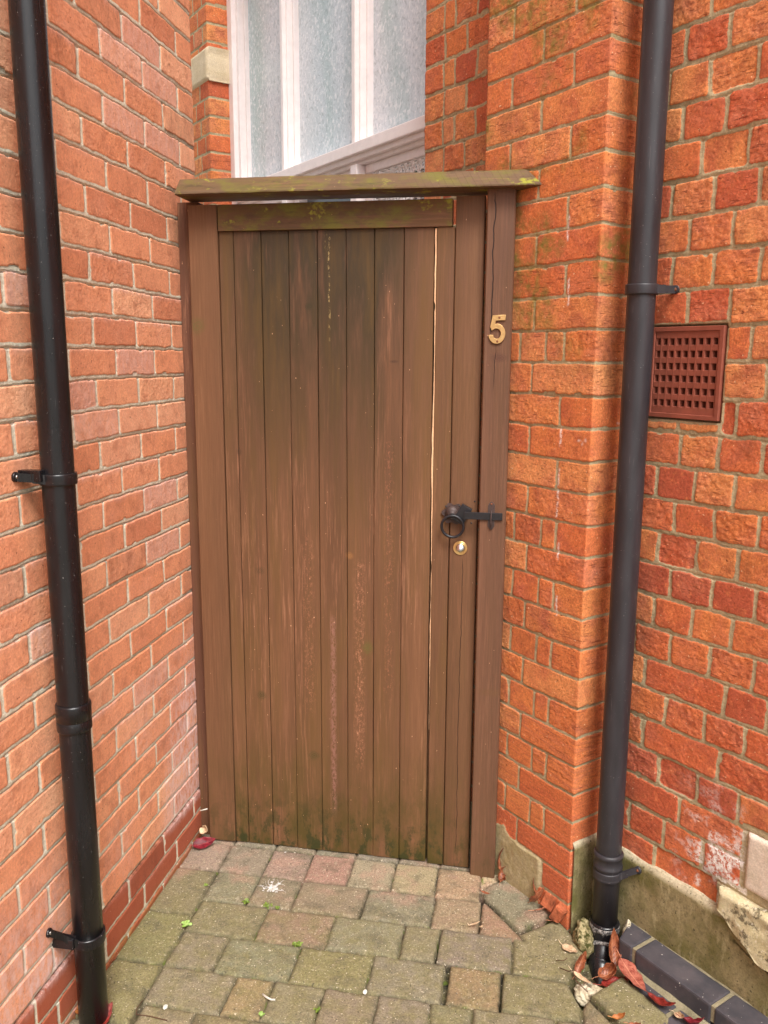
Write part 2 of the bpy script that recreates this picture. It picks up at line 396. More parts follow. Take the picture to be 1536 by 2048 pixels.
        if sd_ == 131:
            bk[..., 0] = bk[..., 0] * .80
            lowp = sstep(.62, .33, Zs) * sstep(1.26, 1.13, Sg) * sstep(1.02, 1.05, Sg)
            bk2[..., 2] = lowp * sstep(.05, .4, fbm(Sg, Zs, .035, 3, 33)) * .95 * (f['d'] < .016)
            w = (f['k'] == 23) & (Sg < 1.14) & (Sg > 1.02); bk2[..., 2] = np.where(w, sstep(-.25, .1, fbm(Sg, Zs, .03, 3, 35)), bk2[..., 2])
            bk2[..., 1] = sstep(.05, .6, fbm(Sg, Zs, .14, 4, 55)) * .5
            hm = (Sg > VENT[0]) & (Sg < VENT[1]) & (Zs > VENT[2]) & (Zs < VENT[3]); h = np.where(hm, -.02, h)
            bk[..., 0] = np.where(Zs < .5, bk[..., 0] * .6, bk[..., 0])
        if sd_ == 101:
            bk[..., 0] = bk[..., 0] * .9; bk2[..., 1] = .12
        H[:, sel] = h; BK[:, sel] = bk; BK2[:, sel] = bk2
    uu = U[None, :] + H * nu[None, :]; dd = Dd[None, :] + H * ndd[None, :]
    P = np.zeros(Zg.shape + (3,)); uf = np.array(UF); nf = np.array(NF)
    P += uu[..., None] * uf - dd[..., None] * nf; P[..., 2] += Zg
    me1 = grid_mesh('w1', P, {'bk': BK, 'bk2': BK2}, n, len(zs))
    # --- part 2: piece left of the window with its reveal
    path = seg_u(5.2, 4.42, D_W, .012) + seg_u(4.42, 4.135, D_W, .004)[1:] + seg_d(4.135, D_W, D_W + .16, .004)[1:]
    U = np.array([p[0] for p in path]); Dd = np.array([p[1] for p in path]); n = len(path)
    tu = np.gradient(U); td = np.gradient(Dd); L = np.hypot(tu, td); nu, ndd = -td / L, tu / L
    z2 = zsamples(1.6, 3.6, 5.2, .0035, .03); z2 = np.concatenate([np.arange(-.06, 1.6, .03), z2])
    Zg = np.repeat(z2[:, None], n, 1)
    isr = np.abs(U - 4.135) < 1e-6
    cu = np.where(isr, 4.135 - (Dd - D_W), U)
    h, bk, bk2, f = brick_field(np.repeat(cu[None, :], len(z2), 0), Zg, Z0_F, CO_F, lambda k: [3.9] + ([3.99] if 0 else []) + [j for j in joints_face(k) if j > 4.15], .011, .003, .0013, 141, rough=.001)
    bk[..., 0] = .2 + .75 * bk[..., 0]
    end = (Dd > D_W + .115)
    bk[..., 1] = np.where(end[None, :], -.01, bk[..., 1])
    uu = U[None, :] + h * nu[None, :]; dd = Dd[None, :] + h * ndd[None, :]
    P = np.zeros(Zg.shape + (3,)); P += uu[..., None] * uf - dd[..., None] * nf; P[..., 2] += Zg
    me2 = grid_mesh('w2', P, {'bk': bk, 'bk2': bk2}, n, len(z2))
    # --- part 3: below the window
    us = np.arange(4.135, 2.3519, -.008); z3 = np.arange(-.06, 1.5, .008)
    Sg, Zg = np.meshgrid(us, z3)
    h, bk, bk2, f = brick_field(Sg, Zg, Z0_F, CO_F, lambda k: [2.0 + (.112 if k % 2 else 0) + .224 * i for i in range(12)], .011, .003, .0013, 151)
    P = Sg[..., None] * uf - (D_W - h)[..., None] * nf; P[..., 2] += Zg
    me3 = grid_mesh('w3', P, {'bk': bk, 'bk2': bk2}, len(us), len(z3))
    us = np.arange(4.2, 2.30, -.02); z3 = np.arange(3.75, 5.2, .008)
    Sg, Zg = np.meshgrid(us, z3)
    h, bk, bk2, f = brick_field(Sg, Zg, Z0_F, CO_F, lambda k: [2.0 + (.112 if k % 2 else 0) + .224 * i for i in range(12)], .011, .003, .0013, 161)
    P = Sg[..., None] * uf - (D_W + .004 - h)[..., None] * nf; P[..., 2] += Zg
    me4 = grid_mesh('w4', P, {'bk': bk, 'bk2': bk2}, len(us), len(z3))
    bm = bmesh.new()
    for m in (me1, me2, me3, me4): bm.from_mesh(m)
    me = bpy.data.meshes.new('wall'); bm.to_mesh(me); bm.free()
    return me
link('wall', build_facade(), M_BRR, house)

# ---------------------------------------------------------------- house: window, plinth, stones
def simple(name, col, rough=.6, spec=.3, nsc=60, amt=.15, bs=.2, metal=0, bd=.001):
    s = SH(name, rough, spec); p = s.pos(); n = s.noise(p, nsc, 4, .65)
    c = s.mix(1.0, col, s.mr(n, .3, .7, 1 - amt, 1 + amt), 'MULTIPLY')
    return s.done(c, None, s.bump(s.noise(p, nsc * 4, 3, .7), bs, bd), metal)
M_PAINTW = simple('white_gloss_paint', S(240, 230, 228), .35, .5, 25, .06, .15)
def glass_material():
    s = SH('obscured_glass', .12, .8); p = s.pos()
    u = s.mp(p, (1, 1, .75))
    n = s.noise(u, 72, 2, .5, .8); n2 = s.noise(u, 200, 2, .5)
    big = s.noise(s.mp(p, (1.2, 1.2, .7)), 2.6, 2, .5)
    x, y, z = s.xyz(p)
    c = s.mix(s.mr(big, .35, .65), S(190, 206, 212), S(212, 219, 226))
    c = s.mix(s.mr(s.noise(s.mp(p, (1, 1, .25)), 4.0, 2), .5, .7, 0, .6), c, S(150, 182, 180))
    c = s.mix(s.mr(n, .53, .66, 0, .6), c, S(244, 246, 248)); c = s.mix(s.mr(n, .45, .3, 0, .45), c, S(134, 148, 154))
    return s.done(c, None, s.bump(s.ma('ADD', n, s.ma('MULTIPLY', n2, .35)), .55, .004))
M_GLASS = glass_material()
M_DARKIN = simple('dark_interior', (.012, .012, .013), .9)
win = thing('window', None, None); win.parent = house; win.location = fp(3.2, 1.83, 1.3) - house.location
D_F = 1.825
def ubox(bm, u0, u1, d0, d1, z0, z1, bev=.002):
    M4 = Matrix(((UF.x, -NF.x, 0, 0), (UF.y, -NF.y, 0, 0), (0, 0, 1, 0), (0, 0, 0, 1)))
    return box(bm, u0, u1, d0, d1, z0, z1, bev, M4)
def moulding(bm, prof, z0, z1):      # prof in (u,d), extruded in z
    prism(bm, prof, lambda a, b, t: fp(a, b, t), z0, z1)
ZT, ZB = 2.386, 2.342               # transom front
TOPW = 3.75
b = bmesh.new()
ubox(b, 4.085, 4.135, D_F, D_F + .10, 1.35, TOPW)                       # left jamb with stepped bead
ubox(b, 4.06, 4.0855, D_F + .022, D_F + .10, 1.37, TOPW - .02, .004); ubox(b, 4.045, 4.0605, D_F + .052, D_F + .10, 1.38, TOPW - .02, .004)
ubox(b, 2.30, 2.41, D_F, D_F + .10, 1.35, TOPW)
ubox(b, 2.30, 4.135, D_F + .001, D_F + .10, TOPW, TOPW + .08)
obj('frame', b, M_PAINTW, win)
for (ua, ub) in ((3.555, 3.578), (2.955, 2.980)):
    b = bmesh.new()
    ubox(b, ua, ub, D_F, D_F + .1, ZB + .02, TOPW, .003)
    ubox(b, ua - .010, ub + .010, D_F + .018, D_F + .1, ZT + .002, TOPW, .004)
    ubox(b, ua - .020, ub + .020, D_F + .045, D_F + .1, ZT + .002, TOPW, .004)
    obj('mullion', b, M_PAINTW, win)
b = bmesh.new()
ubox(b, 2.41, 4.0845, D_F - .012, D_F + .1, ZB, ZT, .004)
ubox(b, 2.41, 4.0845, D_F + .004, D_F + .1, ZB - .02, ZB + .002, .004); ubox(b, 2.41, 4.0845, D_F + .022, D_F + .1, ZB - .034, ZB - .019, .004)
ubox(b, 2.41, 4.0845, D_F + .02, D_F + .1, ZT, ZT + .014, .004)
obj('transom', b, M_PAINTW, win)
for (ua, ub) in ((3.60, 4.045), (3.002, 3.535), (2.41, 2.933)):
    b = bmesh.new(); ubox(b, ua - .01, ub + .01, D_F + .072, D_F + .078, ZT, TOPW, 0); obj('pane', b, M_GLASS, win)
# lower lights: mullion, casement panel, pierced strip
b = bmesh.new()
ubox(b, 2.945, 2.990, D_F, D_F + .1, 1.35, ZB - .034, .003); ubox(b, 3.545, 3.585, D_F, D_F + .1, 1.35, ZB - .034, .003)
ubox(b, 2.30, 4.13, D_F - .04, D_F + .1, 1.29, 1.352, .004)
obj('lower_frame', b, M_PAINTW, win)
b = bmesh.new()
for (ua, ub) in ((2.42, 2.944), (2.991, 3.544), (3.586, 4.05)):
    ubox(b, ua, ub, D_F + .04, D_F + .09, 2.275, ZB - .034, .004)
    for q in (ua, ub - .05): ubox(b, q, q + .05, D_F + .0405, D_F + .09, 1.36, 2.262, .004)
obj('casement_rail', b, M_PAINTW, win)
b = bmesh.new()
for (ua, ub) in ((2.47, 2.894), (3.041, 3.494), (3.636, 4.0)): ubox(b, ua, ub, D_F + .082, D_F + .088, 1.36, 2.262, 0)
obj('lower_pane', b, simple('dark_glass', S(92, 100, 108), .1, .8, 8, .2), win)
# pierced lattice strip (white fretwork behind the lower right light)
b = bmesh.new()
dl = D_F + .052
for zt_ in (2.272, 2.226, 2.180, 2.134):
    zb_ = zt_ - .046; zc = (zt_ + zb_) / 2; w = .042; u = 2.47
    while u < 2.885:
        uc = u + w / 2
        tube(b, [fp(uc + .0085 * math.cos(t), dl, zc + .0125 * math.sin(t)) for t in np.linspace(0, 2 * math.pi, 15)[:-1]], .0044, 6, True)
        for sx in (-1, 1):
            for sz in (-1, 1): tube(b, [fp(uc + sx * w / 2, dl, zc + sz * .023), fp(uc + sx * .0075, dl, zc + sz * .0085)], .0060, 6)
            tube(b, [fp(uc + sx * w / 2, dl, zc - .012), fp(uc + sx * (w / 2 - .006), dl, zc), fp(uc + sx * w / 2, dl, zc + .012)], .0030, 5)
        u += w
    for z in (zb_, zt_): ubox(b, 2.47, 2.894, dl - .003, dl + .003, z - .0022, z + .0022, 0)
obj('fretwork_strip', b, simple('white_fret', S(235, 232, 230), .6), win)
# pale quoin stone beside the window
def rock_box(u0, u1, d0, d1, z0, z1, seed, amp=.003, step=.006, cut=None):
    bm = bmesh.new(); nu = max(2, int((u1 - u0) / step)); nz = max(2, int((z1 - z0) / step))
    rnd = lambda a, c: float(fbm(np.array([a]), np.array([c]), .04, 4, seed)[0])
    gridv = []
    for j in range(nz + 1):
        row = []
        for i in range(nu + 1):
            uu = u0 + (u1 - u0) * i / nu; zz = z0 + (z1 - z0) * j / nz
            e = min(uu - u0, u1 - uu, zz - z0, z1 - zz); rr = .012
            dd = d0 + (rr - math.sqrt(max(0, rr * rr - max(0, rr - e) ** 2))) + amp * rnd(uu, zz)
            k = 1
            row.append(bm.verts.new(fp(uu + .003 * rnd(zz, 3) * (1 if i in (0, nu) else 0), dd, zz + .003 * rnd(uu, 7) * (1 if j in (0, nz) else 0))))
        gridv.append(row)
    for j in range(nz):
        for i in range(nu): bm.faces.new((gridv[j][i], gridv[j][i + 1], gridv[j + 1][i + 1], gridv[j + 1][i])).smooth = True
    loop = [gridv[0][i] for i in range(nu + 1)] + [gridv[j][nu] for j in range(1, nz + 1)] + [gridv[nz][i] for i in range(nu - 1, -1, -1)] + [gridv[j][0] for j in range(nz - 1, 0, -1)]
    back = [bm.verts.new(v.co - Vector(NF) * (d1 - d0)) for v in loop]
    n = len(loop)
    for i in range(n): bm.faces.new((loop[i], loop[(i + 1) % n], back[(i + 1) % n], back[i]))
    return bm
def stone_mat(name, c1, c2, spots, rough=.9):
    s = SH(name, rough, .2); p = s.pos(); n = s.noise(p, 18, 5, .7)
    c = s.mix(s.mr(n, .35, .65), c1, c2)
    if spots: 
        v = s.noise(p, 34, 4, .75); c = s.mix(s.mr(v, .52, .62, 0, .85), c, S(84, 74, 56)); c = s.mix(s.mr(s.noise(p, 90, 3), .6, .68, 0, .6), c, S(222, 212, 190))
    c = s.mix(1.0, c, s.mr(s.noise(p, 240, 3, .7), .3, .7, .82, 1.15), 'MULTIPLY')
    return s.done(c, None, s.bump(s.noise(p, 120, 5, .75), .6, .003))
M_STONE = stone_mat('pale_limestone', S(206, 190, 168), S(226, 208, 192), False)
M_STONER = stone_mat('pitted_limestone', S(186, 172, 132), S(206, 194, 160), True)
M_QUOIN = stone_mat('cream_sandstone', S(202, 184, 150), S(216, 200, 172), False)
q = obj('quoin_stone', rock_box(4.122, 4.362, D_W - .011, D_W + .105, 2.884, 3.036, 3, .001, .01), M_QUOIN, house); tag(q, 'cream sandstone block beside the window')
q = obj('quoin_stone', rock_box(.82, 1.030, D_W - .008, D_W + .05, .335, .484, 5, .0015), M_STONE, house); tag(q, 'smooth pale stone block at the right edge')
b = rock_box(.80, 1.084, D_W - .026, D_W + .05, .16, .312, 8, .006)
for v in b.verts:           # rough bottom corner
    uu = v.co.dot(UF)
    lim = .190 + max(0, (uu - .97)) * .62 - max(0, .97 - uu) * .25 + .005 * math.sin(uu * 90)
    if v.co.z < lim: v.co.z = lim
q = obj('quoin_stone', b, M_STONER, house); tag(q, 'rough pitted stone lump above the concrete plinth')
# concrete plinth on the return and along the wall
def plinth():
    pth = [(U_P0 - .0005, D_P + .012)] ; bm = bmesh.new()
    us = np.concatenate([np.arange(1.462, .7, -.008), np.arange(.7, -1.5, -.05)])
    path = [(U_P0 - .010, D_P + .004 + t * (D_W - .014 - D_P - .004)) for t in np.linspace(0, 1, 12)] + [(u, D_W - .012) for u in us]
    prof = [(.20, -.06)]     # (outset toward viewer, z)
    zz = [-.06] + list(np.linspace(.03, .238, 22)) + [.246, .251, .2535]
    rows = []
    for z in zz:
        inset = 0 if z < .24 else (z - .238) * .55
        row = []
        for i, (u, d) in enumerate(path):
            n = float(fbm(np.array([u * 1.0 + d]), np.array([z]), .06, 3, 4)[0]) * .0022 + float(fbm(np.array([u + d]), np.array([z]), .3, 2, 6)[0]) * .003
            ztop = z + (.0018 * math.sin(u * 23) + .0016 * math.sin(u * 61) if z > .2 else 0)
            if u < 1.06 and z > .2: ztop -= min(.05, (1.06 - u) * .35)
            if i < 11: row.append(bm.verts.new(fp(u - n + inset, d, ztop)))
            elif i == 11: row.append(bm.verts.new(fp(u - n * .5 + inset, d + inset, ztop)))
            else: row.append(bm.verts.new(fp(u, d - n + inset - .004, ztop)))
        rows.append(row)
    top = [bm.verts.new(rows[-1][i].co + (Vector(UF) * .02 if i < 11 else (-Vector(NF)) * .02 + (Vector(UF) * .02 if i == 11 else Vector())) + Vector((0, 0, .003))) for i in range(len(path))]
    rows.append(top)
    for A, B in zip(rows, rows[1:]):
        for i in range(len(path) - 1): bm.faces.new((A[i], A[i + 1], B[i + 1], B[i])).smooth = True
    return bm
def concrete_mat():
    s = SH('weathered_concrete', .85, .25); p = s.pos(); x, y, z = s.xyz(p)
    c = s.mix(s.mr(s.noise(p, 9, 4, .6), .35, .65), S(132, 120, 84), S(154, 138, 102))
    c = s.mix(s.mr(s.noise(s.mp(p, loc=(3, 0, 0)), 7, 4, .65), .42, .62, 0, .85), c, S(98, 94, 46))
    c = s.mix(s.ma('MULTIPLY', s.mr(z, .235, .247), .85), c, S(196, 184, 156))
    c = s.mix(s.mr(s.noise(p, 70, 4, .75), .52, .66, 0, .6), c, S(92, 84, 56)); c = s.mix(s.mr(s.noise(s.mp(p, (1, 1, .3), (4, 0, 0)), 30, 4, .75), .56, .66, 0, .45), c, S(180, 166, 128))
    c = s.mix(s.mr(s.noise(s.mp(p, (1, 1, 1), (9, 0, 0)), 110, 1, .5), .70, .73, 0, .7), c, S(60, 52, 36))
    c = s.mix(1.0, c, s.mr(s.noise(p, 180, 4, .8), .34, .66, .80, 1.18), 'MULTIPLY')
    return s.done(c, None, s.bump(s.noise(p, 140, 5, .8), .6, .003))
M_CONC = concrete_mat()
obj('plinth', plinth(), M_CONC, house)

# ---------------------------------------------------------------- air vent
def vent():
    t = thing('air_vent', 'square terracotta air brick with rows of small square holes, beside the grey downpipe', 'vent', fp(1.293, 1.715, 1.54))
    terr = simple('terracotta_plastic', S(138, 76, 60), .6, .3, 30, .16, .15)
    u0, u1, z0, z1 = 1.1925, 1.394, 1.4315, 1.6475
    b = bmesh.new(); dF = D_W - .006; w = .010
    # outer frame with chamfer and thin inner groove
    outer = [(u0, z0), (u1, z0), (u1, z1), (u0, z1)]; 
    def ring(a, b_, dA, dB):
        A = [b.verts.new(fp(u0 + (a if i in (0, 3) else 0) - (a if i in (1, 2) else 0), dA, z0 + (a if i in (0, 1) else 0) - (a if i in (2, 3) else 0))) if 0 else b.verts.new(fp((u0 + a) if i in (0, 3) else (u1 - a), dA, (z0 + a) if i in (0, 1) else (z1 - a))) for i in range(4)]
        B = [b.verts.new(fp((u0 + b_) if i in (0, 3) else (u1 - b_), dB, (z0 + b_) if i in (0, 1) else (z1 - b_))) for i in range(4)]
        for i in range(4): b.faces.new((A[i], A[(i + 1) % 4], B[(i + 1) % 4], B[i]))
    ring(0, 0, D_W + .015, dF + .001); ring(0, .001, dF + .001, dF); ring(.001, w, dF, dF); ring(w, w + .001, dF, dF + .003); ring(w + .001, w + .004, dF + .003, dF + .003)
    obj('frame', b, terr, t)
    b = bmesh.new()
    dp = dF + .003; uu0, uu1, zz0, zz1 = u0 + w + .004, u1 - w - .004, z0 + w + .004, z1 - w - .004
    cols = [1.3745 - .0199 * i for i in range(9)]; rows = [1.6125 - .0291 * j for j in range(6)]
    hw, hh = .0072, .0085
    us = sorted([uu0, uu1] + [c + s * hw for c in cols for s in (-1, 1)]); zs_ = sorted([zz0, zz1] + [r + s * hh for r in rows for s in (-1, 1)])
    V = {}
    def vv(i, j):
        if (i, j) not in V: V[(i, j)] = b.verts.new(fp(us[i], dp, zs_[j]))
        return V[(i, j)]
    for i in range(len(us) - 1):
        for j in range(len(zs_) - 1):
            if i % 2 == 1 and j % 2 == 1:
                ua, ub, za, zb = us[i], us[i + 1], zs_[j], zs_[j + 1]; m = .0016
                A = [vv(i, j), vv(i + 1, j), vv(i + 1, j + 1), vv(i, j + 1)]
                B = [b.verts.new(fp(x, dp + .005, y)) for x, y in ((ua + m, za + m), (ub - m, za + m), (ub - m, zb - m), (ua + m, zb - m))]
                Cc = [b.verts.new(v.co - Vector(NF) * .012) for v in B]
                for k in range(4):
                    b.faces.new((A[k], A[(k + 1) % 4], B[(k + 1) % 4], B[k])); b.faces.new((B[k], B[(k + 1) % 4], Cc[(k + 1) % 4], Cc[k]))
            else: b.faces.new((vv(i, j), vv(i + 1, j), vv(i + 1, j + 1), vv(i, j + 1)))
    # thin raised ribs between columns
    for c in cols + [cols[-1] - .0199]: ubox(b, c + .0092, c + .0107, dp - .0006, dp + .001, zz0 + .012, zz1 - .012, 0)
    obj('grille', b, terr, t)
    b = bmesh.new(); ubox(b, u0 + .004, u1 - .004, D_W + .0155, D_W + .0175, z0 + .004, z1 - .004, 0)
    obj('dark_backing', b, M_DARKIN, t)  # near-black sheet standing in for the shade behind the holes
vent()

# ---------------------------------------------------------------- downpipes
def pipe_mat(name, base, rough, specks, scr):
    s = SH(name, rough, .5); p = s.pos()
    c = s.mix(s.mr(s.noise(s.mp(p, (1, 1, .2)), 25, 4, .6), .4, .7), base, tuple(k * 1.5 + .004 for k in base))
    c = s.mix(s.mr(s.noise(p, 420, 1, .4), .78 - specks, .80 - specks, 0, .8), c, S(205, 200, 195))
    c = s.mix(s.mr(s.noise(s.mp(p, (1, 1, .06), rot=(.3, .2, 0)), 300, 2, .5), .70, .76, 0, scr), c, S(120, 116, 116))
    r = s.mr(s.noise(s.mp(p, (1, 1, .15)), 30, 4, .7), .3, .7, rough * .8, rough * 1.35)
    return s.done(c, r, s.bump(s.noise(s.mp(p, (1, 1, .3)), 80, 4, .6), .06, .001))
M_PL = pipe_mat('black_plastic', S(17, 16, 19), .27, -.005, .2)
M_PR = pipe_mat('dark_grey_plastic', S(41, 39, 43), .40, -.01, .3)
M_SCREW = simple('steel_screw', S(190, 188, 184), .35, .5, 60, .1, 0, 1)
M_RUST = simple('rusty_screw', S(120, 70, 44), .7, .4, 200, .3, .3)
RP = .034
def bracket(parent, axis, wall_pt_fn, z, m, along, face_n, arm, tilt=0, screw=M_SCREW, drop=0):
    """clip round the pipe with one arm fixed to the wall. along: unit vector of the arm along the wall; face_n: outward wall normal"""
    b = bmesh.new(); ax = Vector(axis)
    for (r, z0, z1) in ((RP + .0045, z - .012, z + .012),):
        lathe(b, [(RP - .001, 0), (r, 0), (r + .0005, .003), (r + .0005, z1 - z0 - .003), (r, z1 - z0), (RP - .001, z1 - z0)], (ax.x, ax.y, z0), (0, 0, 1), 40)
    # arm
    al = Vector(along); n = Vector(face_n); wp = wall_pt_fn
    a0 = ax + al * (RP - .004); a0.z = z
    end = wp + al * arm; end.z = z - drop
    mid = a0.lerp(end, .55) + n * .002
    up = Vector((0, 0, 1))
    def slab(p, q_, h, t):
        d = (q_ - p).normalized(); s_ = up; w = d.cross(s_).normalized()
        vs = [b.verts.new(P + s_ * sh + w * sw) for P in (p, q_) for sh in (-h, h) for sw in (-t, t)]
        for f in ((0, 1, 3, 2), (4, 6, 7, 5), (0, 4, 5, 1), (2, 3, 7, 6), (0, 2, 6, 4), (1, 5, 7, 3)): b.faces.new([vs[i] for i in f])
    slab(a0, mid, .010, .004); slab(mid - al * .002, end, .009, .003)
    cyl = lathe(b, [(.0, 0), (.0105, 0), (.0105, .007), (.0095, .008), (0, .008)], end - n * .004, n, 20)
    br = obj('bracket', b, m, parent)
    b = bmesh.new(); lathe(b, [(0, 0), (.0042, 0), (.0042, .002), (.003, .003), (0, .003)], end + n * .0035, n, 14)
    obj('screw', b, screw, br)
    return br
# left pipe
axL = Vector((XL + .062, 1.6225, 0))
dpl = thing('drainpipe', 'black plastic downpipe on the pink brick wall at the left edge', 'drainpipe', (axL.x, axL.y, 0))
b = bmesh.new(); lathe(b, [(RP, z) for z in (-.03, .5, 1.0, 1.6, 2.2, 2.9, 3.6, 4.4, 5.2)], (axL.x, axL.y, 0), (0, 0, 1), 48); obj('pipe', b, M_PL, dpl)
b = bmesh.new(); lathe(b, [(RP, 0), (RP + .0035, .001), (RP + .0042, .004), (RP + .0040, .023), (RP + .0034, .024), (RP + .0034, .0255), (RP + .0042, .026), (RP + .0046, .060), (RP + .003, .0635), (RP, .064)], (axL.x, axL.y, .750), (0, 0, 1), 48)
obj('joint_collar', b, M_PL, dpl)
for z, arm_, dr_ in ((1.317, .0635, -.010), (.228, .0665, -.050), (2.95, .0635, -.01)):
    bracket(dpl, axL, Vector((XL + .004, axL.y, z)), z, M_PL, (0, -1, 0), (1, 0, 0), arm_, drop=dr_)
    b = bmesh.new(); box(b, XL - .002, axL.x - .01, axL.y - .05, axL.y - .028, z - .002, z + .022, .002); obj('bracket_block', b, M_PL, dpl)
# right pipe
axR = fp(1.3865, D_W - .060, 0)
dpr = thing('drainpipe', 'dark grey plastic downpipe beside the terracotta vent, white cement smears at its foot', 'drainpipe', (axR.x, axR.y, 0))
b = bmesh.new(); lathe(b, [(RP - .0005, z) for z in (.05, .3, .8, 1.4, 2.0, 2.6, 3.4, 4.3, 5.2)], (axR.x, axR.y, 0), (0, 0, 1), 48); obj('pipe', b, M_PR, dpr)
b = bmesh.new()
lathe(b, [(RP, 0), (RP + .0045, .002), (RP + .0052, .012), (RP + .0030, .015), (RP + .0028, .034), (RP + .0052, .037), (RP + .0055, .042), (RP + .003, .045), (RP + .0028, .066), (RP + .0055, .069), (RP + .0058, .076), (RP + .003, .080), (RP, .081)], (axR.x, axR.y, .183), (0, 0, 1), 48)
obj('joint_collar', b, M_PR, dpr)
bracket(dpr, axR, fp(1.3865, D_W, 1.734), 1.734, M_PR, -UF, NF, .052, screw=M_RUST)
bracket(dpr, axR, fp(1.3865, D_W - .016, .198), .200, M_PR, -UF, NF, .066, screw=M_RUST, drop=-.026)
# foot: socket, smeared sealant, elbow
b = bmesh.new()
lathe(b, [(RP - .001, .0), (RP + .006, .001), (RP + .0065, .008), (RP + .006, .062), (RP + .0035, .066), (RP, .067)], (axR.x, axR.y, -.012), (0, 0, 1), 48)
obj('socket', b, M_PL, dpr)
def sealant_mat():
    s = SH('white_sealant', .6, .4); p = s.pos()
    return s.done(s.mix(s.mr(s.noise(p, 130, 4, .8), .44, .62), S(38, 37, 40), S(178, 172, 166)), None, s.bump(s.noise(p, 150, 4, .7), .8, .002))
M_SEAL = sealant_mat()
b = bmesh.new()
rg = lathe(b, [(RP + .0064, -.004), (RP + .0072, .0), (RP + .0072, .006), (RP + .005, .011), (RP + .0003, .014)], (axR.x, axR.y, .040), (0, 0, 1), 60)
for j, ring in enumerate(rg):
    for i, v in enumerate(ring):
        if j < 2: v.co.z -= max(0, math.sin(i * .9) * .010 + math.sin(i * 2.3 + 1) * .007 + math.sin(i * .31) * .006)
obj('sealant_smear', b, M_SEAL, dpr)
e0 = Vector((axR.x, axR.y, -.004)); e1 = Vector((axR.x - .004, axR.y - .022, -.022)); e2 = Vector((.225, 2.035, -.052)); e3 = Vector((.219, 1.995, -.075))
b = bmesh.new(); dd_ = (e2 - e1).normalized()
lathe(b, [(0, 0), (RP - .001, .0), (RP - .002, .012)], (axR.x, axR.y, -.022), (0, 0, 1), 40)
lathe(b, [(RP + .003, -.012), (RP + .0075, -.008), (RP + .0078, .004), (RP + .004, .008), (RP + .002, .010), (RP + .0015, .045), (RP + .0015, .048), (RP - .001, .050), (RP - .004, .058), (RP - .009, .085), (RP - .014, .110), (RP - .017, .14)], e1, dd_ + Vector((0, 0, -.12)), 40)
obj('elbow', b, M_PL, dpr)
b = bmesh.new()
lathe(b, [(RP + .0078, -.001), (RP + .0090, .001), (RP + .0088, .004), (RP + .0045, .0085)], e1, dd_ + Vector((0, 0, -.12)), 50)
obj('sealant_ring', b, M_SEAL, dpr)

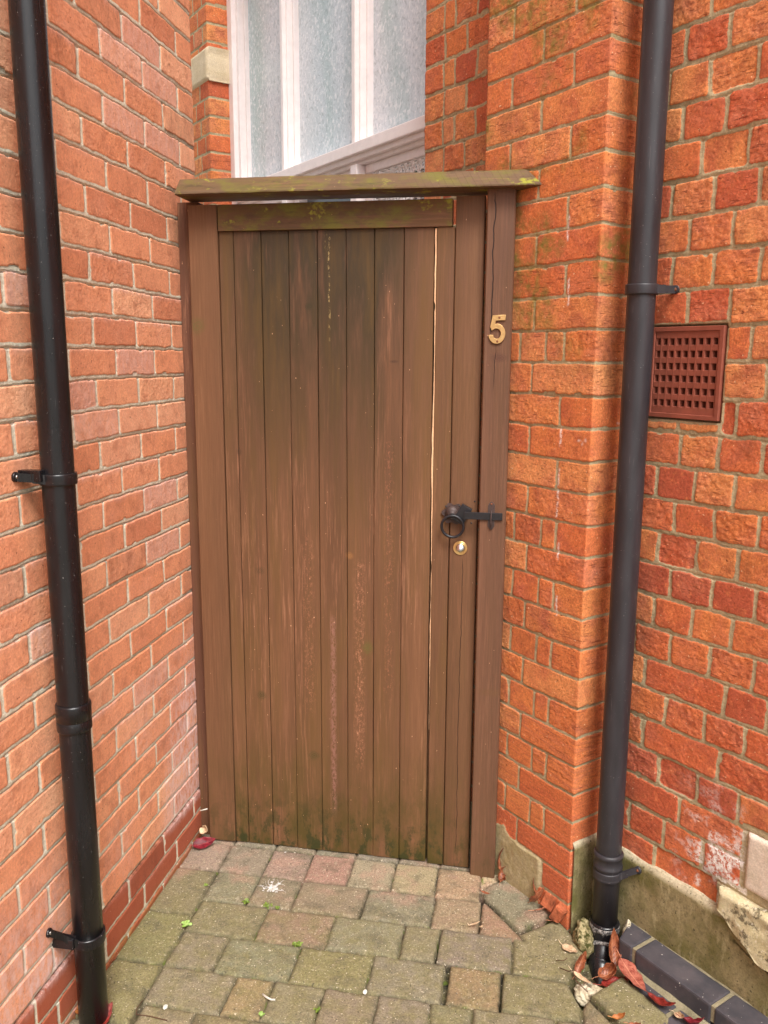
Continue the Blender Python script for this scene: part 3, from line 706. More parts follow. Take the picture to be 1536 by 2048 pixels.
# ---------------------------------------------------------------- wood
def wood_mat(name, horiz=False, green=.5, topdark=.0, base=None, bare=.25, cracks=(), moss=0.0, foot=0.0, seed=0, cuts=False, knots=()):
    s = SH(name, .62, .35); p = s.pos(); x, y, z = s.xyz(p)
    base = base or S(106, 73, 50)
    st = (1, 1, .035) if not horiz else (.035, 1, 1)
    st2 = (1, 1, .12) if not horiz else (.12, 1, 1)
    c = s.mix(s.mr(s.noise(s.mp(p, st2, (seed, 0, 0)), 9, 4, .6), .35, .65), base, tuple(k * 1.16 for k in base))
    tone = s.noise(s.mp(p, (11.9, 0, 0) if not horiz else (0, 0, 9), (.31 + seed, 0, 0)), 1, 0, 0); c = s.mix(1.0, c, s.mr(tone, .25, .75, .84, 1.14), 'MULTIPLY')
    # worn streaks where the paint has thinned
    w = s.noise(s.mp(p, st, (seed, 1, 0)), 190, 5, .75)
    wz = s.noise(s.mp(p, st2, (seed + 3, 0, 0)), 14, 3, .6)
    c = s.mix(s.ma('MULTIPLY', s.mr(w, .52, .62, 0, bare), s.mr(wz, .45, .62)), c, S(160, 112, 86))
    c = s.mix(1.0, c, s.mr(w, .36, .64, .86, 1.10), 'MULTIPLY')
    # green / black algae staining: heavy under the head rail and at the foot
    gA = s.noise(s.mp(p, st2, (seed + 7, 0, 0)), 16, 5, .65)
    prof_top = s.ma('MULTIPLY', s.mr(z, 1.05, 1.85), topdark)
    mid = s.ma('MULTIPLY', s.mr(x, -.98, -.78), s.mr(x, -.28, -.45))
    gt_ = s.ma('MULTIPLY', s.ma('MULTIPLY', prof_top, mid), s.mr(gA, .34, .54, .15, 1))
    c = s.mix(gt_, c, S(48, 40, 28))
    gl = s.ma('MULTIPLY', s.mr(gA, .42, .66), green)
    c = s.mix(gl, c, S(104, 76, 36))
    if foot:
        f = s.ma('MULTIPLY', s.mr(z, .42, .02, 0, foot), s.mr(s.noise(s.mp(p, (1, 1, .45), (seed, 2, 5)), 13, 5, .7), .38, .60))
        c = s.mix(f, c, S(72, 62, 22))
        f2 = s.ma('MULTIPLY', s.mr(z, .22, .03, 0, foot), s.mr(s.noise(s.mp(p, (1, 1, .6), (seed, 9, 5)), 30, 4, .7), .5, .6))
        c = s.mix(f2, c, S(50, 52, 22))
    if moss:
        mm = s.ma('MULTIPLY', s.mr(s.noise(s.mp(p, (.6, 1, 1), (seed, 4, 1)), 14, 5, .7), .47, .66), moss)
        c = s.mix(mm, c, S(104, 102, 28))
        m2 = s.ma('MULTIPLY', s.mr(s.noise(s.mp(p, (.8, 1, 1), (seed, 6, 1)), 17, 4, .7), .60, .68), moss)
        c = s.mix(m2, c, S(150, 150, 44))
        c = s.mix(s.mr(s.noise(s.mp(p, (.3, 1, 1), (seed, 8, 1)), 40, 4, .7), .55, .7, 0, moss * .7), c, S(58, 48, 30))
    if topdark > .8:      # drips on the middle boards
        wob = s.ma('MULTIPLY', s.ma('SUBTRACT', s.noise(s.mp(p, (0, 0, 1)), 14, 3, .6), .5), .012)
        def drip(cx, z0, z1, wd, colr, st_, thr=.5):
            nonlocal c
            dd = s.ma('ABSOLUTE', s.ma('SUBTRACT', s.ma('SUBTRACT', x, cx), wob))
            k = s.ma('MULTIPLY', s.mr(dd, wd, wd * .2), s.ma('MULTIPLY', s.mr(z, z0, z0 + .08), s.mr(z, z1, z1 - .03)))
            k = s.ma('MULTIPLY', k, s.mr(s.noise(s.mp(p, (1, 1, .5)), 190, 4, .8), thr, thr + .06)); c = s.mix(s.ma('MULTIPLY', k, st_), c, colr)
        drip(-.588, 1.60, 1.93, .0035, S(190, 164, 110), .6, .52); drip(-.597, 1.84, 1.93, .009, S(160, 138, 84), .5, .55)
        drip(-.583, .12, .80, .013, S(150, 106, 94), .6, .46); drip(-.500, .28, .98, .022, S(180, 124, 96), .6, .52); drip(-.660, .45, 1.05, .026, S(172, 116, 88), .5, .54)
        drip(-.41, .5, 1.35, .02, S(172, 112, 84), .45, .55)
    # paint chips
    ch = s.mr(s.noise(s.mp(p, (1, 1, .5)), 190, 1, .4), .81, .82, 0, .7)
    c = s.mix(ch, c, S(226, 176, 140))
    kh = None
    for (kx, kz, rx, rz, kc) in knots:
        q1 = s.ma('DIVIDE', s.ma('SUBTRACT', x, kx), rx); q2 = s.ma('DIVIDE', s.ma('SUBTRACT', z, kz), rz)
        q = s.ma('ADD', s.ma('SQRT', s.ma('ADD', s.ma('MULTIPLY', q1, q1), s.ma('MULTIPLY', q2, q2))), s.ma('MULTIPLY', s.ma('SUBTRACT', s.noise(p, 60, 3, .6), .5), .9))
        k = s.ma('MULTIPLY', s.mr(q, 1.5, .5), s.mr(s.ma('SINE', s.ma('MULTIPLY', q, 15)), -.6, .6, .45, 1)); c = s.mix(s.ma('MULTIPLY', k, .75), c, kc); kh = k
    hgt = s.ma('ADD', s.ma('MULTIPLY', w, .5), s.ma('MULTIPLY', s.noise(p, 260, 3, .7), .25))
    for (cx, z0, z1, amp, wd) in cracks:
        wob = s.ma('MULTIPLY', s.ma('SUBTRACT', s.noise(s.mp(p, (0, 0, 1), (cx * 9, 0, 0)), 9, 3, .6), .5), amp)
        dd = s.ma('ABSOLUTE', s.ma('SUBTRACT', s.ma('SUBTRACT', x, cx), wob))
        k = s.ma('MULTIPLY', s.mr(dd, wd, wd * .4), s.ma('MULTIPLY', s.mr(z, z0, z0 + .03), s.mr(z, z1, z1 - .03)))
        c = s.mix(k, c, S(34, 20, 14)); hgt = s.ma('SUBTRACT', hgt, s.ma('MULTIPLY', k, 2.0))
    if cuts:
        sw = s.noise(s.mp(p, (1, 1, 1), rot=(0, R(35), 0)), 3, 1); 
        xx, yy, zz = s.xyz(s.mp(p, rot=(0, R(30), 0)))
        k = s.mr(s.ma('ABSOLUTE', s.ma('SINE', s.ma('MULTIPLY', xx, 190))), .0, .16, .5, 0)
        k = s.ma('MULTIPLY', k, s.mr(x, -.5, -.2)); c = s.mix(k, c, S(60, 38, 26)); hgt = s.ma('SUBTRACT', hgt, k)
    r = s.mr(gA, .3, .7, .5, .75)
    return s.done(c, r, s.bump(hgt, .35, .0018))
M_BOARD = wood_mat('painted_boards', knots=[(-.647, 1.715, .012, .009, S(52, 46, 26)), (-.531, .985, .010, .009, S(150, 104, 60)), (-.812, .925, .012, .012, S(78, 58, 36)), (-.815, .52, .012, .012, S(60, 56, 26)), (-.475, .70, .014, .018, S(92, 88, 40)), (-.648, .33, .016, .012, S(70, 62, 30)), (-.40, 1.56, .010, .004, S(60, 42, 30)), (-.87, 1.29, .008, .008, S(76, 52, 36))], green=.5, topdark=1.35, bare=.45, foot=.9, seed=1)
M_STILEL = wood_mat('painted_stile', knots=[(-.985, 1.66, .022, .020, S(96, 84, 46))], green=.15, topdark=0, bare=.12, foot=.45, seed=4)
M_STILER = wood_mat('painted_stile_right', green=.22, topdark=0, bare=.1, foot=.55, seed=9, cracks=[(-.192, .05, 1.0, .016, .0011)])
M_RAIL = wood_mat('mossy_rail', True, knots=[(-.815, 1.962, .016, .010, S(80, 56, 42))], green=.75, topdark=.7, bare=.2, moss=.75, seed=12)
M_CAP = wood_mat('mossy_capping', True, green=.4, topdark=.1, base=S(98, 76, 54), bare=.35, moss=.85, seed=15, cuts=True)
M_POSTR = wood_mat('painted_post', knots=[(-.100, 1.572, .020, .011, S(80, 50, 40)), (-.098, .60, .035, .010, S(104, 74, 48))], green=.12, topdark=0, base=S(100, 69, 51), bare=.1, foot=.25, seed=20, cracks=[(-.1245, 1.62, 2.01, .022, .0022), (-.112, 1.48, 1.61, .02, .0012)])
M_POSTL = wood_mat('weathered_post', green=.5, topdark=0, base=S(100, 66, 50), bare=.5, foot=.2, seed=26)
M_PALE = simple('bare_timber', S(226, 180, 140), .8, .2, 120, .18, .4)

def plank(bm, x0, x1, y0, y1, z0, z1, seed, vj=.0016, warp=.0012):
    """a board with slightly wandering edges and a very shallow bow"""
    zs_ = np.linspace(z0, z1, 36); ch = vj
    prof = [(0, ch, 1), (0, 0, ch), (1, 0, ch), (1, ch, 1)]
    rows = []
    for z in zs_:
        a = float(fbm(np.array([z]), np.array([seed * 3.1]), .5, 2, seed)[0]) * .0009
        c_ = float(fbm(np.array([z]), np.array([seed * 5.7]), .5, 2, seed + 2)[0]) * .0009
        bow = float(fbm(np.array([z]), np.array([seed * 1.7]), .8, 2, seed + 4)[0]) * warp
        xa, xb = x0 + a, x1 + c_
        ring = [(xa, y1), (xa, y0 + ch + bow), (xa + ch, y0 + bow), ((xa + xb) / 2, y0 + bow - .0004), (xb - ch, y0 + bow), (xb, y0 + ch + bow), (xb, y1)]
        rows.append([bm.verts.new((q[0], q[1], z)) for q in ring])
    for A, B in zip(rows, rows[1:]):
        for i in range(6): bm.faces.new((A[i], A[i + 1], B[i + 1], B[i]))
        bm.faces.new((A[6], A[0], B[0], B[6]))
    bm.faces.new(rows[0]); bm.faces.new(rows[-1][::-1])

gate = thing('garden_gate', 'weathered brown boarded wooden gate with a mossy top rail and black ring latch', 'gate', (-.58, 2.41, 0))
b = bmesh.new(); plank(b, -1.004, -.9155, 2.400, 2.432, .006, 1.998, 1, .0025); st_l = obj('stile', b, M_STILEL, gate)
b = bmesh.new(); plank(b, -.2305, -.1510, 2.4005, 2.432, .003, 2.003, 3, .0025); st_r = obj('stile', b, M_STILER, gate); tag(st_r, 'right stile with a long vertical crack')
b = bmesh.new()
jx = [-.9145, -.8710, -.7885, -.7065, -.6225, -.5385, -.4570, -.3735, -.2880]
for i, (a, c_) in enumerate(zip(jx, jx[1:])): plank(b, a + .0007, c_ - .0007, 2.4075 + (i % 3) * .0004, 2.426, .004, 1.9235, 10 + i)
plank(b, -.2815, -.2325, 2.4035, 2.426, .002, 1.9235, 31)
box(b, -.914, -.232, 2.4265, 2.430, .004, 1.9235)
obj('board_panel', b, M_BOARD, gate)
b = bmesh.new(); vs = box(b, -.9125, -.2395, 2.399, 2.432, 1.9245, 1.9975, .002)
obj('top_rail', b, M_RAIL, gate)
for (za, zb) in ((.12, .24), (.92, 1.04), (1.80, 1.92)):
    b = bmesh.new(); box(b, -1.0, -.155, 2.4325, 2.456, za, zb, .002); obj('rear_ledge', b, M_POSTL, gate)
# pale bare edge where a board has split away from the right-hand strip
b = bmesh.new()
zs_ = np.linspace(.45, 1.921, 160); rows = []
for z in zs_:
    w = .0042 if z > 1.70 else .0034 + .0016 * math.sin(z * 11)
    n1 = float(fbm(np.array([z]), np.array([.3]), .05, 3, 3)[0]); n2 = float(fbm(np.array([z]), np.array([2.3]), .03, 3, 5)[0])
    if z < 1.0: w *= max(.12, (z - .35) / .65) * (.8 + .5 * n2)
    if 1.700 < z < 1.725: w *= .25
    xr = -.2822 + .0008 * n1; xl = xr - max(.0004, w + .001 * n2)
    rows.append([b.verts.new((xl, 2.4072, z)), b.verts.new((xl, 2.4058, z)), b.verts.new((xr, 2.4058, z)), b.verts.new((xr, 2.4075, z))])
for A, B in zip(rows, rows[1:]):
    for i in range(3): b.faces.new((A[i], A[i + 1], B[i + 1], B[i]))
q = obj('split_edge', b, M_PALE, gate); tag(q, 'pale bare timber showing along a split board edge')

frame = thing('gate_frame', 'brown gate posts with a sloping mossy capping beam over the wooden gate', 'gate frame', (-.55, 2.40, 0))
b = bmesh.new()
plank(b, -.1440, -.0690, 2.370, 2.445, -.012, 2.0125, 41, .003, .0006); q = obj('post', b, M_POSTR, frame); tag(q, 'right post carrying the number')
b = bmesh.new(); plank(b, -1.0495, -.985, 2.434, 2.505, -.01, 2.012, 44, .003, .0006); q = obj('post', b, M_POSTL, frame); tag(q, 'left post in the corner, greyer and worn')
b = bmesh.new()
prof = [(2.334, 2.0155), (2.3345, 2.019), (2.373, 2.0600), (2.380, 2.0635), (2.453, 2.0635), (2.453, 2.0135), (2.340, 2.0135)]
xs = np.linspace(-1.012, .012, 70); rows = []
for i, x in enumerate(xs):
    row = []
    for k, (yy, zz) in enumerate(prof):
        n1 = float(fbm(np.array([x]), np.array([k * .7]), .09, 3, 71)[0]) * .0012; n2 = float(fbm(np.array([x]), np.array([k * .7 + 9]), .03, 3, 73)[0]) * .0008
        zl = (x + .5) * -.003
        ylim = yy
        # the right-hand end is cut to the angle of the pier face
        xe = (1.613 - .0015 - yy * .6909) / .7227 if False else None
        X = x
        xmax = (1.611 - yy * abs(NF.y)) / abs(NF.x)
        xx = -1.012 + (X + 1.012) / 1.024 * (xmax + 1.012)
        row.append(b.verts.new((xx, yy + n1, zz + n2 + zl)))
    rows.append(row)
for A, B in zip(rows, rows[1:]):
    for k in range(len(prof)): b.faces.new((A[k], A[(k + 1) % len(prof)], B[(k + 1) % len(prof)], B[k]))
b.faces.new(rows[0]); b.faces.new(rows[-1][::-1])
q = obj('capping', b, M_CAP, frame)

# ---------------------------------------------------------------- number 5
def number5():
    brass = simple('aged_brass', S(212, 172, 116), .38, .5, 90, .12, .25, .85)
    # outline in mm-like units from the photographed numeral, x right, z up (origin lower left)
    def arc(cx, cz, rx, rz, a0, a1, n): return [(cx + rx * math.cos(R(a)), cz + rz * math.sin(R(a))) for a in np.linspace(a0, a1, n)]
    out = [(.0105, .0745), (.0445, .0760), (.0445, .0630), (.0185, .0615), (.0165, .0510)]
    out += arc(.0225, .0262, .0225, .0262, 93, -152, 30)
    out += [(.0000, .0225), (.0128, .0225)]
    out += arc(.0225, .0262, .0112, .0142, -150, 95, 26)
    out += [(.0160, .0400), (.0090, .0352), (.0045, .0445)]
    b = bmesh.new()
    cv = bpy.data.curves.new('c5', 'CURVE'); cv.dimensions = '2D'; cv.fill_mode = 'BOTH'; cv.extrude = .0016; cv.bevel_depth = .0006; cv.bevel_resolution = 2
    sp = cv.splines.new('POLY'); sp.points.add(len(out) - 1)
    for pt, (x, z) in zip(sp.points, out): pt.co = (x, z, 0, 1)
    sp.use_cyclic_u = True
    tmp = bpy.data.objects.new('tmp5', cv); COL.objects.link(tmp); dg = bpy.context.evaluated_depsgraph_get(); dg.update()
    me = bpy.data.meshes.new_from_object(tmp.evaluated_get(dg)); bpy.data.objects.remove(tmp); bpy.data.curves.remove(cv)
    me.name = 'house_number'
    t = thing('house_number', 'brass numeral 5 screwed to the right gate post', 'house number', (-.1315, 2.3665, 1.6115))
    me.transform(Matrix.Translation((-.1315, 2.3668, 1.6105)) @ Matrix.Rotation(R(90), 4, 'X'))
    link('numeral', me, brass, t)
    for (x, z) in ((.0285, .0690), (.0245, .0058)):
        b = bmesh.new(); lathe(b, [(0, 0), (.0030, 0), (.0028, .0008), (0, .0012)], (-.1315 + x, 2.3645, 1.6105 + z), (0, -1, 0), 14)
        obj('screw', b, M_RUST, t)
number5()

# ---------------------------------------------------------------- ring latch and lock
M_IRON = simple('black_iron', S(30, 29, 33), .42, .5, 60, .35, .35)
M_IRONR = simple('rusty_iron', S(66, 50, 46), .55, .5, 45, .45, .4)
def P_(x, y, z): return Vector((x, y, z))
b = bmesh.new()
# scalloped back plate
n = 72; cx, cz = -.2215, 1.1275
poly = [(cx + (.0295 + .0042 * math.cos(6 * a + .5)) * math.cos(a), cz + (.0295 + .0042 * math.cos(6 * a + .5)) * math.sin(a)) for a in [i * 2 * math.pi / n for i in range(n)]]
prism(b, poly, lambda a, c_, t: P_(a, t, c_), 2.4000, 2.3960)
lathe(b, [(.021, 0), (.020, .005), (.0165, .011), (.010, .015), (0, .016)], (cx - .002, 2.3962, cz + .003), (0, -1, 0), 28)
latch = obj('ring_latch', b, M_IRONR, gate)
b = bmesh.new()     # cover block, tilted
Mr = Matrix.Translation((-.1925, 2.388, 1.1285)) @ Matrix.Rotation(R(29), 4, 'Y')
box(b, -.0165, .0165, -.007, .0075, -.0275, .0265, .0015, Mr)
obj('latch_cover', b, M_IRON, latch)
b = bmesh.new()     # staple holding the ring
box(b, cx - .0055, cx + .0060, 2.374, 2.392, cz - .013, cz + .004, .0015); obj('ring_staple', b, M_IRON, latch)
b = bmesh.new()
rc = P_(-.2205, 2.3770, 1.0935); tube(b, [rc + P_(math.cos(a) * .0315, -.004 * math.sin(a), math.sin(a) * .0320) for a in [i * 2 * math.pi / 48 for i in range(48)]], .0041, 12, True)
obj('ring_handle', b, M_IRON, latch, True)
b = bmesh.new(); box(b, -.186, -.0785, 2.3640, 2.3685, 1.1190, 1.1395, .0008)
obj('latch_bar', b, M_IRON, latch)
for (sx, sz) in ((cx - .021, cz + .021), (cx + .0175, cz + .024), (cx - .020, cz - .018), (cx + .018, cz - .021), (-.168, 1.101), (-.160, 1.165)):
    b = bmesh.new(); lathe(b, [(0, 0), (.0026, 0), (.002, .001), (0, .0014)], (sx, 2.3960 if sx < -.19 else 2.4002, sz), (0, -1, 0), 10); obj('screw', b, M_IRON, latch)
b = bmesh.new()     # keeper plate with bail on the post
poly = [(-.1195, 1.100), (-.1160, 1.096), (-.1135, 1.092), (-.1100, 1.0905), (-.1065, 1.092), (-.1040, 1.096), (-.1005, 1.100), (-.1005, 1.160), (-.1030, 1.166), (-.1065, 1.170), (-.110, 1.1715), (-.1135, 1.170), (-.1170, 1.166), (-.1195, 1.160)]
prism(b, poly, lambda a, c_, t: P_(a, t, c_), 2.3695, 2.3670)
kp = obj('latch_keeper', b, M_IRONR, frame)
b = bmesh.new(); tube(b, [P_(-.110, 2.3665, 1.0990), P_(-.110, 2.3585, 1.1010), P_(-.110, 2.3565, 1.1130), P_(-.110, 2.3570, 1.1230), P_(-.110, 2.3600, 1.1420), P_(-.110, 2.3665, 1.1460)], .0017, 8); obj('bail', b, M_IRONR, kp, True)
for sz in (1.1650,):
    b = bmesh.new(); lathe(b, [(0, 0), (.0033, 0), (.0028, .0012), (0, .0018)], (-.110, 2.3668, sz), (0, -1, 0), 12); obj('screw', b, M_RUST, kp)
brass = simple('polished_brass', S(226, 190, 128), .3, .5, 60, .08, .1, .8)
b = bmesh.new(); lathe(b, [(.0208, 0), (.0206, .0022), (.0186, .0034), (.0176, .0026), (.0160, .0026), (.0152, .0050), (.0142, .0060), (.0132, .0055), (.0126, .0030), (0, .0030)], (-.1985, 2.4002, 1.0260), (0, -1, 0), 40)
lk = obj('lock_cylinder', b, brass, gate)
b = bmesh.new(); lathe(b, [(.0118, 0), (.0118, .0042), (.0108, .0052), (0, .0052)], (-.1985, 2.3972, 1.0270), (0, -1, 0), 28); obj('cylinder_cap', b, simple('chrome', S(205, 208, 216), .15, .5, 30, .1, .1, 1), lk)

# ---------------------------------------------------------------- paving
YB = [2.51, 2.392, 2.2495, 2.1075, 1.9690, 1.8315, 1.6965, 1.5600, 1.4220, 1.2840, 1.1460, 1.0080, .8700]
PINK, TANP, OLIV, GREY, BROWN, SAND = (.32, .215, .165), (.32, .27, .185), (.205, .182, .115), (.20, .18, .135), (.225, .185, .125), (.28, .225, .14)
pavers = []
def quad(x0, x1, y0, y1, tint, slope=0): pavers.append(([(x0, y0), (x1 , y0), (x1 - slope, y1), (x0 - slope, y1)], tint, 0, (0, 0)))
sl = .004
for a, c_, t in zip([-1.048, -.9185, -.7775, -.6440, -.5100, -.3740, -.2410], [-.9185, -.7775, -.6440, -.5100, -.3740, -.2410, -.1065], [PINK, tuple(.5 * p + .5 * q for p, q in zip(PINK, GREY)), PINK, (.33, .19, .135), TANP, (.36, .27, .165), None]):
    if t: quad(a, c_, YB[2], YB[1], t, sl)
    quad(a, c_, YB[1], YB[0], GREY, 0)
pavers.append(([(-.241, YB[2]), (-.1065, YB[2]), (-.1065, YB[1]), (-.245, YB[1])], (.34, .24, .14), 0, (0, 0)))
pavers.append(([(-.1065, 2.2495), (-.0985, 2.255), (-.1065, 2.275), (-.115, 2.30), (-.04, 2.39), (-.1065, 2.392)], GREY, 0, (0, 0)))
pavers.append(([(-.1065, 2.392), (-.01, 2.392), (-.05, 2.52), (-.1065, 2.52)], GREY, -.006, (0, 0)))
# the grey paver in front of the post
pavers.append(([(-.1045, 2.2495), (-.1045, 2.275), (-.125, 2.305), (-.20, 2.391), (-.106, 2.391)], (.20, .185, .14), 0, (0, 0)))
for a, c_, t in ((-.9160, -.7790, OLIV), (-.7790, -.6445, OLIV), (-.6445, -.4400, BROWN), (-.4400, -.2370, GREY), (-.2370, -.0985, SAND)): quad(a, c_, YB[3], YB[2], t, -.001)
for a, c_, t in ((-.9120, -.7075, (.20, .165, .10)), (-.7075, -.5080, (.24, .175, .105)), (-.5080, -.3065, OLIV), (-.3065, -.2060, OLIV), (-.2060, -.0060, GREY)): quad(a, c_, YB[4], YB[3], t, -.001)
for a, c_, t in ((-.9090, -.7740, OLIV), (-.7740, -.5705, OLIV), (-.5705, -.3690, (.21, .18, .075)), (-.3690, -.1760, GREY), (-.1660, -.0310, (.25, .19, .095))): quad(a, c_, YB[5], YB[4], t)
for a, c_, t in ((-.9060, -.7040, (.225, .19, .12)), (-.7040, -.6020, (.30, .21, .105)), (-.6020, -.4700, OLIV), (-.4700, -.3310, OLIV), (-.3310, -.1990, BROWN), (-.1990, -.0960, (.20, .175, .10)), (-.0960, .105, OLIV)): quad(a, c_, YB[6], YB[5], t)
# left border of three-quarter pavers
yl = [2.2430, 2.0375, 1.8335, 1.6290, 1.4250, 1.2210, 1.0170, .8130]
for i, (a, c_) in enumerate(zip(yl, yl[1:])): pavers.append(([(-1.050, c_), (-.9150 + .004 * i, c_), (-.9175 + .004 * i, a), (-1.050, a)], [(.19, .17, .09), (.20, .175, .075), (.235, .20, .09), OLIV][i % 4], 0, (0, 0)))
# cut and tilted pavers against the pier
pavers.append(([(-.1000, 2.1085), (.029, 2.094), (.006, 2.130), (-.098, 2.262)], (.29, .185, .12), 0, (0, 0)))
pavers.append(([(-.116, 2.300), (.010, 2.130), (.112, 2.236), (-.034, 2.386)], (.225, .195, .13), .001, (.032, -.022)))
pavers.append(([(-.0040, 1.971), (.138, 1.965), (.180, 2.048), (.12, 2.105), (-.0040, 2.105)], (.225, .19, .095), -.002, (0, 0), [(.033, 2.085), (.182, 2.046), (.186, 2.113), (.117, 2.214), (.014, 2.126)]))
pavers.append(([(-.0290, YB[5]), (.166, YB[5] + .002), (.166, 1.885), (.138, 1.962), (-.0290, 1.967)], (.20, .175, .085), 0, (0, 0)))
pavers.append(([(.170, 1.70), (.355, 1.70), (.186, 1.912), (.170, 1.880)], (.25, .185, .115), 0, (0, 0)))
pavers.append(([(.190, 1.917), (.362, 1.703), (.520, 1.703), (.277, 2.004)], (.20, .185, .085), .008, (.0, 0)))
pavers.append(([(.108, YB[6]), (.165, YB[6]), (.165, YB[5] - .002), (.108, YB[5] - .002)], BROWN, 0, (0, 0)))
rr = random.Random(11)
for j in range(6, len(YB) - 1):
    x = -.895
    while x < 1.5:
        w = rr.choice((.101, .135, .202)); lim = 2.26 - YB[j + 1] * .96 + .03
        if x > lim: break
        quad(x, x + w, YB[j + 1], YB[j], rr.choice((OLIV, GREY, BROWN, (.21, .18, .08), SAND))); x += w
def paving_mesh():
    xs = np.concatenate([np.arange(-1.075, .56, .0030), np.arange(.56, 1.6, .012)])
    ys = np.concatenate([np.arange(.5, 1.50, .010), np.arange(1.50, 2.515, .0030)])
    X, Y = np.meshgrid(xs, ys)
    wx = fbm(X, Y, .05, 3, 201) * .0018 + fbm(X, Y, .012, 2, 203) * .0006; wy = fbm(X, Y, .05, 3, 205) * .0018 + fbm(X, Y, .012, 2, 207) * .0006
    Xw, Yw = X + wx, Y + wy
    H = np.full(X.shape, -.022); T = np.zeros(X.shape + (4,)); T[..., 0:3] = (.045, .038, .026); E = np.zeros(X.shape + (4,))
    best = np.full(X.shape, -1.0)
    for n, (poly, tint, dz, tilt, *more) in enumerate(pavers):
        pts = np.array(poly); allp = np.array(list(poly) + (list(more[0]) if more else [])); x0, y0 = allp.min(0) - .01; x1, y1 = allp.max(0) + .01
        iy = np.where((ys >= y0) & (ys <= y1))[0]; ix = np.where((xs >= x0) & (xs <= x1))[0]
        if len(iy) == 0 or len(ix) == 0: continue
        sl_ = (slice(iy[0], iy[-1] + 1), slice(ix[0], ix[-1] + 1))
        px, py = Xw[sl_], Yw[sl_]; d = np.full(px.shape, 1.0)
        if more:
            q2 = np.array(more[0]); d2 = np.full(px.shape, 1.0)
            if sum(q2[i][0] * q2[(i + 1) % len(q2)][1] - q2[(i + 1) % len(q2)][0] * q2[i][1] for i in range(len(q2))) < 0: q2 = q2[::-1]
            for i in range(len(q2)):
                (ax_, ay), (bx, by) = q2[i], q2[(i + 1) % len(q2)]; d2 = np.minimum(d2, ((bx - ax_) * (py - ay) - (by - ay) * (px - ax_)) / math.hypot(bx - ax_, by - ay))
        area = sum(pts[i][0] * pts[(i + 1) % len(pts)][1] - pts[(i + 1) % len(pts)][0] * pts[i][1] for i in range(len(pts)))
        if area < 0: pts = pts[::-1]
        conc = False
        for i in range(len(pts)):
            ax_, ay = pts[i]; bx, by = pts[(i + 1) % len(pts)]; L = math.hypot(bx - ax_, by - ay)
            di = ((bx - ax_) * (py - ay) - (by - ay) * (px - ax_)) / L
            r = .011
            d = -(np.log(np.exp(-np.clip(d, -.1, .1) * 500) + np.exp(-np.clip(di, -.1, .1) * 500)) / 500) if False else np.minimum(d, di)
        if more: d = np.maximum(d, d2)
        d = d - .0014 - rr.random() * .0010 - sstep(.3, .8, fbm(px, py, .03, 2, 240)) * .003
        m = d > best[sl_]
        cx, cy = pts.mean(0); rnd = rr.random() - .5
        edge = -.0062 * np.exp(-np.clip(d, 0, 1) / .0035) 
        h = dz + rnd * .0025 + (px - cx) * (tilt[0] + (rr.random() - .5) * .012) + (py - cy) * (tilt[1] + (rr.random() - .5) * .012) + edge
        h = h + fbm(px + n, py, .05, 3, 211) * .0016 + np.abs(fbm(px + n, py + n, .028, 3, 215)) * -.0018
        inside = (d > 0) & m
        H[sl_] = np.where(inside, h, H[sl_]); best[sl_] = np.where(m, d, best[sl_])
        tint = tuple(.72 * q + .28 * m_ for q, m_ in zip(tint, (.225, .195, .13)))
        for c in range(3):
            vv_ = tint[c] * (1 + .12 * (rr.random() - .5)); T[sl_][..., c] = np.where(inside, vv_, T[sl_][..., c])
        T[sl_][..., 3] = np.where(inside, rr.random(), T[sl_][..., 3])
    jf = sstep(.0015, -.0004, best)
    fill = -.012 + fbm(X, Y, .03, 3, 221) * .004
    deep = ((np.abs(X + .171) < .009) & (Y > 1.835) & (Y < 1.968)) | ((np.abs(X + .1015) < .006) & (Y > 2.11) & (Y < 2.39)) | ((np.abs(X + .206) < .0035) & (Y > 1.97) & (Y < 2.1)) | ((np.abs(X + .030) < .004) & (Y > 1.835) & (Y < 1.965)) | ((np.abs(X + .438) < .003) & (Y > 2.11) & (Y < 2.25))
    fill = np.where(deep, -.03, fill)
    # the hollow round the downpipe foot and the strip beside the kerb
    uu = X * UF.x + Y * UF.y; dd = -(X * NF.x + Y * NF.y)
    pit = (best < -.004) & (dd > 1.40)
    fill = np.where(pit, -.045 + fbm(X, Y, .03, 3, 231) * .010, fill)
    sandy = (best < -.0012) & (Y > 2.33) & (X > -.17)
    fill = np.where(sandy, -.004 + fbm(X, Y, .02, 3, 233) * .005, fill)
    H = np.where(best > 0, H, fill)
    soil = np.array((.055, .045, .028)); sand = np.array((.40, .31, .19))
    for c in range(3):
        T[..., c] = np.where(best > 0, T[..., c], np.where(sandy, sand[c], np.where(deep, .008, soil[c])))
    # E: joint mask, edge bloom, moss, pink dust
    E[..., 0] = (best <= 0) * 1.0
    E[..., 1] = np.clip(np.exp(-np.clip(best, 0, 1) / .006), 0, 1) * (best > 0)
    E[..., 2] = sstep(2.30, 2.02, Y)                  # algae grows away from the gate shelter
    P = np.stack([X, Y, H], -1)
    return grid_mesh('paving', P, {'tint': T, 'pe': E}, len(xs), len(ys))
